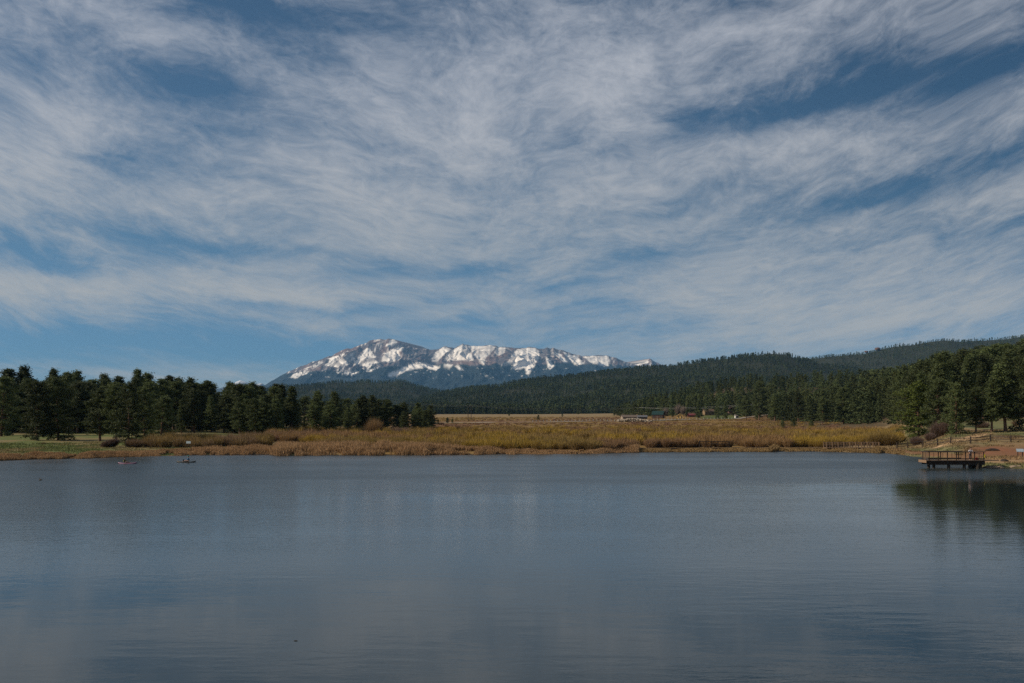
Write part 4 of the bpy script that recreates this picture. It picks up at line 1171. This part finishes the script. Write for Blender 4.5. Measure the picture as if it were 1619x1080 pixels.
# ------------------------------------------------------------------ fishing pier
def build_pier():
    px0, px1, y0, y1, zd = 57.3, 65.1, 137.0, 139.3, 1.15
    root = empty('fishing_pier', (61.0, 138.4, 0)); tag(root, 'dark timber fishing pier with railings standing over the water on the right', 'pier')
    ox, oy = 61.0, 138.4
    def L(x, y, z): return (x - ox, y - oy, z)
    d = MB(); n = 42
    for i in range(n):
        x = px0 - .25 + (px1 - px0 + .5) * (i + .5) / n
        d.box(L(x, (y0 + y1) / 2, zd - .03), ((px1 - px0 + .5) / n - .012, y1 - y0 + .3, .06))
    d.build('deck', M['plank'], root)
    b = MB()
    b.box(L((px0 + px1) / 2, y0 + .06, zd - .34), (px1 - px0, .12, .54)); b.box(L((px0 + px1) / 2, y1 - .06, zd - .34), (px1 - px0, .12, .54))
    b.box(L(px0 + .06, (y0 + y1) / 2, zd - .27), (.118, y1 - y0 - .26, .398)); b.box(L(px1 - .06, (y0 + y1) / 2, zd - .27), (.118, y1 - y0 - .26, .398))
    b.build('beam', M['timber'], root)
    fb = MB(); fb.box(L(px0 - .32, (y0 + y1) / 2, zd - .16), (.10, y1 - y0 + .3, .36)); fb.build('fascia_board', M['bridge_wood'], root)  # lighter wood than the front: sunlight on this end put into the colour
    for x in (58.15, 60.2, 62.35, 64.2):
        for y in ((y0 + .25, y1 - .35) if x in (58.15, 64.2) else (y0 + .25,)):
            MB().tube([L(x, y, -1.2), L(x, y, zd - .075)], .20 if x < 64 else .34, 10).build('pile', M['pile'], root)
    # railing: posts, balusters, top and lower rails
    H = 1.12
    xs = [px0 + .15 + (px1 - px0 - .3) * i / 6 for i in range(7)]
    for x in xs:
        MB().box(L(x, y0 + .08, zd + H / 2), (.10, .10, H)).build('post', M['timber'], root)
    for x in (xs[0], xs[2], xs[4]):
        MB().box(L(x, y1 - .08, zd + H / 2), (.10, .10, H)).build('post', M['timber'], root)
    MB().box(L(px0 + .07, (y0 + y1) / 2, zd + H / 2), (.09, .09, H)).build('post', M['bridge_wood'], root)  # side post, sunlit tone put into its colour
    for y, mm in ((y0 + .08, 'timber'), (y1 - .08, 'timber')):
        xe = px1 if y < 138 else xs[4] + .3
        r = MB(); r.box(L((px0 + xe) / 2, y, zd + H + .05), (xe - px0 + .2, .24, .10)).build('top_rail', M['rail_wood'], root)
        r = MB(); r.box(L((px0 + xe) / 2, y, zd + .22), (xe - px0, .05, .12)).build('lower_rail', M[mm], root)
    for z, s in ((zd + H + .02, (.22, y1 - y0 - .4, .08)), (zd + .22, (.05, y1 - y0 - .4, .12))):
        MB().box(L(px0 + .07, (y0 + y1) / 2, z), s).build('side_rail', M['rail_wood'], root)
    for i in range(6):
        a, c = xs[i], xs[i + 1]
        MB().box(L((a + c) / 2, y0 + .08, zd + .60), (.045, .045, .92)).build('baluster', M['timber'], root)
    for k in range(5):
        y = y0 + .45 + k * (y1 - y0 - .9) / 4
        MB().box(L(px0 + .07, y, zd + .62), (.045, .045, .9)).build('baluster', M['bridge_wood'], root)  # left-side balusters: sunlight painted in by the lighter wood
    # right end: gangway onto the land
    MB().box(L(px1 + 1.3, 138.6, zd - .05), (2.2, 1.3, .10)).build('gangway', M['plank'], root)
    for y in (138.0, 139.2):
        MB().bar(L(px1 + .05, y, zd + .95), L(px1 - 1.2, y, zd + .95), .05, .1).build('gangway_rail', M['bridge_wood'], root)
    MB().box(L(px1 - .6, y1 - .6, zd - .75), (1.4, 1.2, .7)).build('abutment', M['pile'], root)
    nb = MB().box((px1 - .05, y0 + .00, zd + .62), (.14, .03, .42)).build('notice', simple('yellow_notice', (.62, .50, .03), .5), None)
    tag(nb, 'small yellow notice on the right end post of the pier', 'notice')
    bx = MB().box((64.2, y0 + .55, zd + .17), (.42, .28, .26)).box((64.2, y0 + .55, zd + .32), (.40, .26, .035)).box((64.2, y0 + .55, zd + .37), (.16, .03, .06)).build('tackle_box', simple('red_plastic', (.42, .06, .04), .4))
    tag(bx, 'small red box on the pier deck beside the right end post', 'box')


build_pier()

# ------------------------------------------------------------------ footbridge and boardwalk
def build_footbridge():
    Yb = 202.5; x0 = (1304 - CX) * Yb / F; x1 = (1388 - CX) * Yb / F; xm = (x0 + x1) / 2; zd = .72
    root = empty('footbridge', (xm, Yb, 0)); tag(root, 'tan wooden footbridge with post and rail sides at the far shore', 'footbridge')
    w = x1 - x0; d = MB(); n = 40
    for i in range(n): d.box((-w / 2 + w * (i + .5) / n, 0, zd), (w / n - .015, 1.7, .06))
    d.build('deck', M['bridge_wood'], root)
    MB().box((0, -.78, zd - .16), (w, .12, .25)).box((0, .78, zd - .16), (w, .12, .25)).build('beam', M['timber'], root)
    for y in (-.92, .92):
        for i in range(10):
            x = -w / 2 + .1 + (w - .2) * i / 9
            MB().box((x, y, .72), (.18, .18, 2.3)).build('post', M['bridge_wood'], root)
        for z in (1.72, 1.25):
            MB().box((0, y + .09 * (1 if y < 0 else -1), z), (w + .1, .06, .18)).build('rail', M['bridge_wood'], root)
    # boardwalk along the shore, left of the bridge
    segs = [(1012, 1092), (1096, 1158), (1160, 1228), (1230, 1302)]
    labs = ['low plank boardwalk section farthest left, in front of the willows', 'low plank boardwalk section carrying dark handrail posts', 'low plank boardwalk section just left of the tall dry reed tuft', 'low plank boardwalk section joining the footbridge']
    for (a, b), lab in zip(segs, labs):
        ya, yb = float(shore(a)) + 5.2, float(shore(b)) + 5.2
        A = Vector(((a - CX) * ya / F, ya, .62)); B = Vector(((b - CX) * yb / F, yb, .62)); L = (B - A).length; ang = math.atan2(B.y - A.y, B.x - A.x)
        r = empty('boardwalk', (A + B) / 2, ang); r.location.z = 0; tag(r, lab, 'boardwalk', 'boardwalk sections along the far shore')
        k = max(8, int(L / .3)); d = MB()
        for i in range(k): d.box((-L / 2 + L * (i + .5) / k, 0, .64), (L / k - .02, 1.5, .06))
        d.build('deck', M['plank'], r)
        MB().box((0, -.7, .5), (L, .1, .2)).box((0, .7, .5), (L, .1, .2)).build('beam', M['timber'], r)
        for i in range(int(L / 2.2) + 1):
            MB().box((-L / 2 + .2 + i * 2.2, -.62, .1), (.16, .16, .58)).build('foot_post', M['timber'], r)
    # handrail fence behind the second section
    ya = float(shore(1130)) + 6.6
    r = empty('handrail_fence', ((1135 - CX) * ya / F, ya, .4)); tag(r, 'dark wooden handrail on posts behind the boardwalk, left of the footbridge', 'fence')
    for px in (1106, 1116, 1125, 1135, 1153):
        MB().box(((px - 1135) * ya / F, 0, .75), (.16, .16, 1.7)).build('post', M['timber'], r)
    for z in (1.45, .95): MB().box(((1130 - 1135) * ya / F, -.11, z), (50 * ya / F, .06, .13)).build('rail', M['timber'], r)


build_footbridge()

# ------------------------------------------------------------------ split-rail fence on the right bank
def rail_fence():
    posts = [(1418, 708), (1435, 706), (1459, 705.5), (1482, 704.5), (1503, 702), (1534.5, 701.5), (1566, 698), (1598, 700), (1632, 699), (1668, 697)]
    ys = [hit(a, b) for a, b in posts]
    ys = [min(max(y, 172), 196) for y in ys]
    W = [at(a, y) for (a, _), y in zip(posts, ys)]
    root = empty('split_rail_fence', W[4]); tag(root, 'weathered split-rail fence crossing the grassy right bank', 'fence')
    o = Vector(W[4])
    for i, p in enumerate(W):
        q = Vector(p) - o
        MB().tube([q + Vector((0, 0, -.3)), q + Vector((.02, 0, .7)), q + Vector((0, 0, 1.3))], [.14, .13, .12], 7).build('post', M['timber'], root)
        if i:
            a = Vector(W[i - 1]) - o
            for z in (.50, 1.02):
                z2 = z + random.uniform(-.06, .06); mid = (a + q) / 2 + Vector((0, 0, z - .03))
                MB().tube([a + Vector((0, -.02, z)), mid, q + Vector((0, -.02, z2))], [.05, .07, .05], 6).build('rail', M['rail_wood'], root)


rail_fence()


def info_sign():
    px, Y = 1613, 150.0; x, y, z = at(px, Y)
    root = empty('information_sign', (x, y, z), -.25); tag(root, 'slanted pale blue information panel on two short posts by the right shore', 'sign')
    for s in (-.32, .32): MB().box((s, .05, .45), (.10, .10, 1.1)).build('post', M['timber'], root)
    fr = MB().box((0, 0, 1.03), (1.06, .74, .04), 0, 0, math.radians(38)).build('frame', simple('sign_frame', (.25, .26, .28), .5), root)
    MB().box((0, -.02, 1.058), (.96, .64, .02), 0, 0, math.radians(38)).build('panel', simple('sign_panel', (.26, .32, .37), .35, .3, 6.0), root)


info_sign()


def shore_sign():
    Y = 189.5; x, y, z = at(298, Y)
    root = empty('shore_sign', (x, y, z)); tag(root, 'small white notice board standing in the reeds of the left shore', 'sign')
    MB().box((-.25, .03, .75), (.07, .07, 1.7)).box((.25, .03, .75), (.07, .07, 1.7)).build('post', M['rail_wood'], root)
    MB().box((0, -.03, 1.62), (.84, .04, .44)).build('board', simple('pale_board', (.62, .70, .70), .6, .05), root)


shore_sign()


# ------------------------------------------------------------------ people, kayaks, duck
def skin_body(name, joints, edges, material, parent=None, root=0, loc=(0, 0, 0), rz=0.0, sub=1):
    me = bpy.data.meshes.new(name); me.from_pydata([j[:3] for j in joints], edges, []); me.materials.append(material)
    o = link(name, me, parent, loc); o.rotation_euler[2] = rz
    md = o.modifiers.new('skin', 'SKIN'); md.use_smooth_shade = True
    for i, j in enumerate(joints):
        sv = me.skin_vertices[0].data[i]; r = j[3]; sv.radius = r if hasattr(r, '__len__') else (r, r); sv.use_root = (i == root)
    o.modifiers.new('sub', 'SUBSURF').levels = sub; o.modifiers['sub'].render_levels = sub
    return o


def hand(joints, edges, wrist, d, up, side):
    """palm and five bent fingers growing from joint index wrist along d"""
    w = Vector(joints[wrist][:3]); d = Vector(d).normalized(); up = Vector(up); s = d.cross(up).normalized() * side
    palm = w + d * .07; joints.append((*palm, (.038, .022))); pi = len(joints) - 1; edges.append((wrist, pi))
    for k, (off, ln) in enumerate(((-.032, .062), (-.011, .075), (.011, .07), (.032, .055))):
        a = palm + d * .035 + s * off; b = a + d * ln * .6 - up * .012; c = b + d * ln * .35 - up * .03
        for q, rr in ((a, .010), (b, .009), (c, .007)):
            joints.append((*q, rr)); edges.append((pi if q is a else len(joints) - 2, len(joints) - 1))
    a = w + d * .03 - s * .038; b = a + d * .045 - s * .015 - up * .015
    joints.append((*a, .012)); edges.append((wrist, len(joints) - 1)); joints.append((*b, .009)); edges.append((len(joints) - 2, len(joints) - 1))


def face(body_parent, c, fx, skinm, r=.095):
    """eyes, nose and ears as one small detail mesh facing along fx"""
    c = Vector(c); f = Vector(fx).normalized(); s = f.cross(Vector((0, 0, 1))).normalized()
    n = MB()
    n.tube([c + f * r * .9 + Vector((0, 0, .012)), c + f * (r + .022) + Vector((0, 0, -.02))], [.008, .015], 6)
    for q in (-1, 1): n.tube([c + s * q * (r * .86) + Vector((0, 0, -.02)), c + s * q * (r * .9) + Vector((0, 0, .025))], [.018, .022], 6)
    n.build('face_features', skinm, body_parent, True)
    e = MB()
    for q in (-1, 1): e.box(c + f * (r * .97) + s * q * .033 + Vector((0, 0, .012)), (.018, .018, .012))
    e.box(c + f * (r * .95) + Vector((0, 0, -.048)), (.03, .03, .008), math.atan2(f.y, f.x))
    e.build('eyes_and_mouth', simple('eye_dark', (.05, .03, .025)), body_parent)


skin_m = simple('skin', (.42, .25, .18), .6, .08)


def kayak(px, row, length, beam, hullc, label, rz, rise=.28):
    Y = CAMZ * F / (row - HY); x = (px - CX) * Y / F
    root = empty('kayak', (x, Y, 0), rz); tag(root, label, 'kayak', 'kayaks near the left shore')
    hm = simple('kayak_hull_plastic', hullc, .4, .1); n = 25; m = 12; v = []; f = []
    for i in range(n):
        t = -1 + 2 * i / (n - 1); w = beam / 2 * max(.02, (1 - abs(t) ** 2.4)); xx = t * length / 2
        top = .11 + .12 * abs(t) ** 2.5; bot = -.10 + .16 * abs(t) ** 3
        for k in range(m):
            q = 2 * math.pi * k / m; cy = math.cos(q); sz = math.sin(q)
            zz = (top if sz > 0 else bot) * (abs(sz) ** .7) + (.03 if sz <= 0 else .03)
            v.append((xx, w * math.copysign(abs(cy) ** .7, cy), zz))
    for i in range(n - 1):
        for k in range(m): f.append((i * m + k, i * m + (k + 1) % m, (i + 1) * m + (k + 1) % m, (i + 1) * m + k))
    f.append(tuple(range(m))[::-1]); f.append(tuple((n - 1) * m + k for k in range(m)))
    MB().poly(v, f).build('hull', hm, root, True)
    sx = -.15
    cb = MB(); ring = [(sx + .45 * math.cos(a), .24 * math.sin(a), .15) for a in np.linspace(0, 2 * math.pi, 21)]
    cb.tube(ring, .028, 6).build('cockpit_rim', simple('black_rubber', (.02, .02, .02), .5), root, True)
    MB().box((sx - .30, 0, .33), (.06, .38, .30), 0, -.15).build('backrest', simple('black_foam', (.025, .025, .03)), root)
    return root, (x, Y, rz, sx)


def kayaker(spot, label, vestc, shirtc, hatc, hat, faces, hairc=(.05, .035, .025)):
    x, Y, rz, sx = spot
    J = [(0, 0, .22, (.15, .13)), (.0, 0, .40, (.14, .12)), (.02, 0, .60, (.165, .12)), (.02, 0, .71, (.07, .07)), (.03, 0, .79, (.055, .055)), (.045, 0, .87, (.095, .085)), (.045, 0, .96, (.085, .08))]
    E = [(0, 1), (1, 2), (2, 3), (3, 4), (4, 5), (5, 6)]
    for s in (-1, 1):
        b = len(J)
        J += [(.02, s * .19, .66, .062), (.10, s * .27, .44, .048), (.32, s * .19, .40, .036)]
        E += [(2, b), (b, b + 1), (b + 1, b + 2)]
        hand(J, E, b + 2, (.9, -s * .3, -.1), (0, 0, 1), s)
        b = len(J)
        J += [(.05, s * .10, .20, .085), (.45, s * .15, .30, .065), (.85, s * .11, .17, .045), (.95, s * .11, .20, .04)]
        E += [(0, b), (b, b + 1), (b + 1, b + 2), (b + 2, b + 3)]
    c, s_ = math.cos(rz), math.sin(rz); lx = sx * 1.0
    yaw = rz + (0 if faces > 0 else math.pi)
    o = skin_body('person', J, E, skin_m, loc=(x + c * sx, Y + s_ * sx, .0), rz=yaw)
    tag(o, label, 'person', 'kayakers near the left shore')
    sm = simple('shirt_cloth', shirtc, .9, .15); vm = simple('vest_cloth', vestc, .8, .1)
    JJ = [(0, 0, .24, (.165, .145)), (0, 0, .40, (.158, .138)), (.02, 0, .60, (.18, .135)), (.02, 0, .69, (.085, .085))]; EE = [(0, 1), (1, 2), (2, 3)]
    for s in (-1, 1):
        b = len(JJ); JJ += [(.02, s * .19, .66, .075), (.10, s * .27, .44, .062), (.27, s * .205, .405, .05)]; EE += [(2, b), (b, b + 1), (b + 1, b + 2)]
    skin_body('jacket', JJ, EE, sm, o)
    skin_body('life_vest', [(0, 0, .30, (.185, .165)), (.0, 0, .45, (.182, .162)), (.02, 0, .60, (.192, .155))], [(0, 1), (1, 2)], vm, o)
    face(o, (.045, 0, .90), (1, 0, 0), skin_m)
    hm = simple('hair', hairc, .8, .2)
    skin_body('hair', [(.01, 0, .95, (.098, .098)), (.02, 0, 1.0, (.09, .085))] + [(-.03, 0, .86, (.07, .06))], [(0, 1), (0, 2)], hm, o)
    if hat:
        h = MB(); h.tube([(.03, 0, .965), (.03, 0, 1.03), (.03, 0, 1.075)], [.118, .112, .06], 14).box((.16, 0, .975), (.12, .15, .018)).build('cap', simple('cap_cloth', hatc, .8), o, True)
    return o


k1, s1 = kayak(201.5, 733.4, 2.75, .72, (.24, .13, .185), 'pale pink kayak with the paddler in a lime vest', .05)
kayaker((s1[0], s1[1], s1[2], -.45), 'person in dark clothes with lime yellow vest sitting in the pink kayak', (.42, .50, .03), (.02, .02, .025), (.02, .02, .02), False, 1)
k2, s2 = kayak(294.5, 731.2, 3.0, .76, (.035, .032, .022), 'dark olive kayak nearer the white notice board', -.03)
kayaker((s2[0], s2[1], s2[2], .36), 'person in blue jacket and teal cap sitting in the dark kayak', (.03, .10, .19), (.03, .12, .22), (.03, .30, .28), True, -1)


def angler():
    zd = 1.15
    J = [(0, 0, .95, (.16, .12)), (0, 0, 1.12, (.145, .11)), (.0, -.03, 1.32, (.18, .12)), (0, -.05, 1.43, (.075, .07)), (0, -.06, 1.50, (.055, .055)), (0, -.085, 1.585, (.08, .095)), (0, -.085, 1.67, (.075, .085))]
    E = [(0, 1), (1, 2), (2, 3), (3, 4), (4, 5), (5, 6)]
    for s in (-1, 1):
        b = len(J)
        J += [(s * .20, -.03, 1.38, .06), (s * .29, -.14, 1.14, .047), (s * .20, -.36, 1.17, .036)]; E += [(2, b), (b, b + 1), (b + 1, b + 2)]
        hand(J, E, b + 2, (-s * .2, -.9, .0), (0, 0, 1), s)
        b = len(J)
        J += [(s * .09, 0, .88, .09), (s * .11, -.02, .48, .062), (s * .12, .03, .09, .045), (s * .125, -.12, .04, .04)]; E += [(0, b), (b, b + 1), (b + 1, b + 2), (b + 2, b + 3)]
    o = skin_body('person', J, E, skin_m, loc=(63.35, 137.62, zd)); tag(o, 'person in pale shirt standing on the pier behind the railing', 'person')
    sm = simple('pale_shirt', (.46, .42, .42), .9, .1); tm = simple('dark_trousers', (.04, .04, .05), .9, .1)
    JJ = [(0, 0, .97, (.175, .135)), (0, 0, 1.12, (.16, .125)), (0, -.03, 1.32, (.195, .135)), (0, -.05, 1.41, (.09, .085))]; EE = [(0, 1), (1, 2), (2, 3)]
    for s in (-1, 1):
        b = len(JJ); JJ += [(s * .20, -.03, 1.38, .074), (s * .285, -.13, 1.16, .062)]; EE += [(2, b), (b, b + 1)]
    skin_body('shirt', JJ, EE, sm, o)
    JJ = [(0, 0, .95, (.172, .132))]; EE = []
    for s in (-1, 1):
        b = len(JJ); JJ += [(s * .09, 0, .86, .10), (s * .11, -.02, .48, .076), (s * .12, .03, .11, .062)]; EE += [(0, b), (b, b + 1), (b + 1, b + 2)]
    skin_body('trousers', JJ, EE, tm, o)
    face(o, (0, -.085, 1.61), (0, -1, 0), skin_m)
    skin_body('hair', [(0, -.065, 1.67, (.09, .10)), (0, -.07, 1.71, (.08, .085)), (0, -.02, 1.58, (.06, .05))], [(0, 1), (0, 2)], simple('dark_hair', (.05, .03, .03), .8, .2), o)


angler()


def duck():
    Y = CAMZ * F / (759.5 - HY); x = (64 - CX) * Y / F
    dm = simple('dark_feathers', (.035, .03, .028), .7, .25, 12)
    J = [(.0, 0, .07, (.10, .085)), (.14, 0, .07, (.075, .07)), (-.16, 0, .09, (.06, .05)), (-.26, 0, .13, (.025, .02)), (.19, 0, .16, .036), (.21, 0, .24, .03), (.225, 0, .28, .042), (.27, 0, .27, .03)]
    o = skin_body('duck', J, [(0, 1), (0, 2), (2, 3), (1, 4), (4, 5), (5, 6), (6, 7)], dm, loc=(x, Y, 0), rz=2.7, sub=2)
    tag(o, 'small dark duck swimming alone on the left part of the lake', 'duck')
    MB().tube([(.29, 0, .268), (.345, 0, .255)], [.018, .010], 6).build('bill', simple('bill_horn', (.16, .12, .04)), o)
    Y = CAMZ * F / (1013.5 - HY); x = (467 - CX) * Y / F  # small dark stick added for an unidentified dark spot on the water
    st = MB().tube([(-.09, 0, -.01), (-.02, .015, .012), (.04, .0, .014), (.10, -.02, -.012)], [.006, .012, .013, .006], 8).build('dark_spot', M['pile'], smooth=True, loc=(x, Y, 0))
    tag(st, 'tiny stick shape added for an unidentified dark spot on the near water', 'dark_spot')


duck()


# ------------------------------------------------------------------ haze: the air between camera and mountain
def haze():
    m = bpy.data.materials.new('haze_air'); m.use_nodes = True
    T = NT(m.node_tree); T.n.clear(); out = T.node('ShaderNodeOutputMaterial'); pv = T.node('ShaderNodeVolumePrincipled')
    pv.inputs['Color'].default_value = (.25, .58, 1.0, 1); pv.inputs['Density'].default_value = 2.0e-5; pv.inputs['Anisotropy'].default_value = 0.0
    T.l.new(pv.outputs[0], out.inputs['Volume'])
    b = MB().box((2500, 12600, 795), (72000, 26000, 1620)); o = b.build('haze', m); tag(o, 'thin blue air haze over the whole valley', 'haze', kind='stuff')


haze()
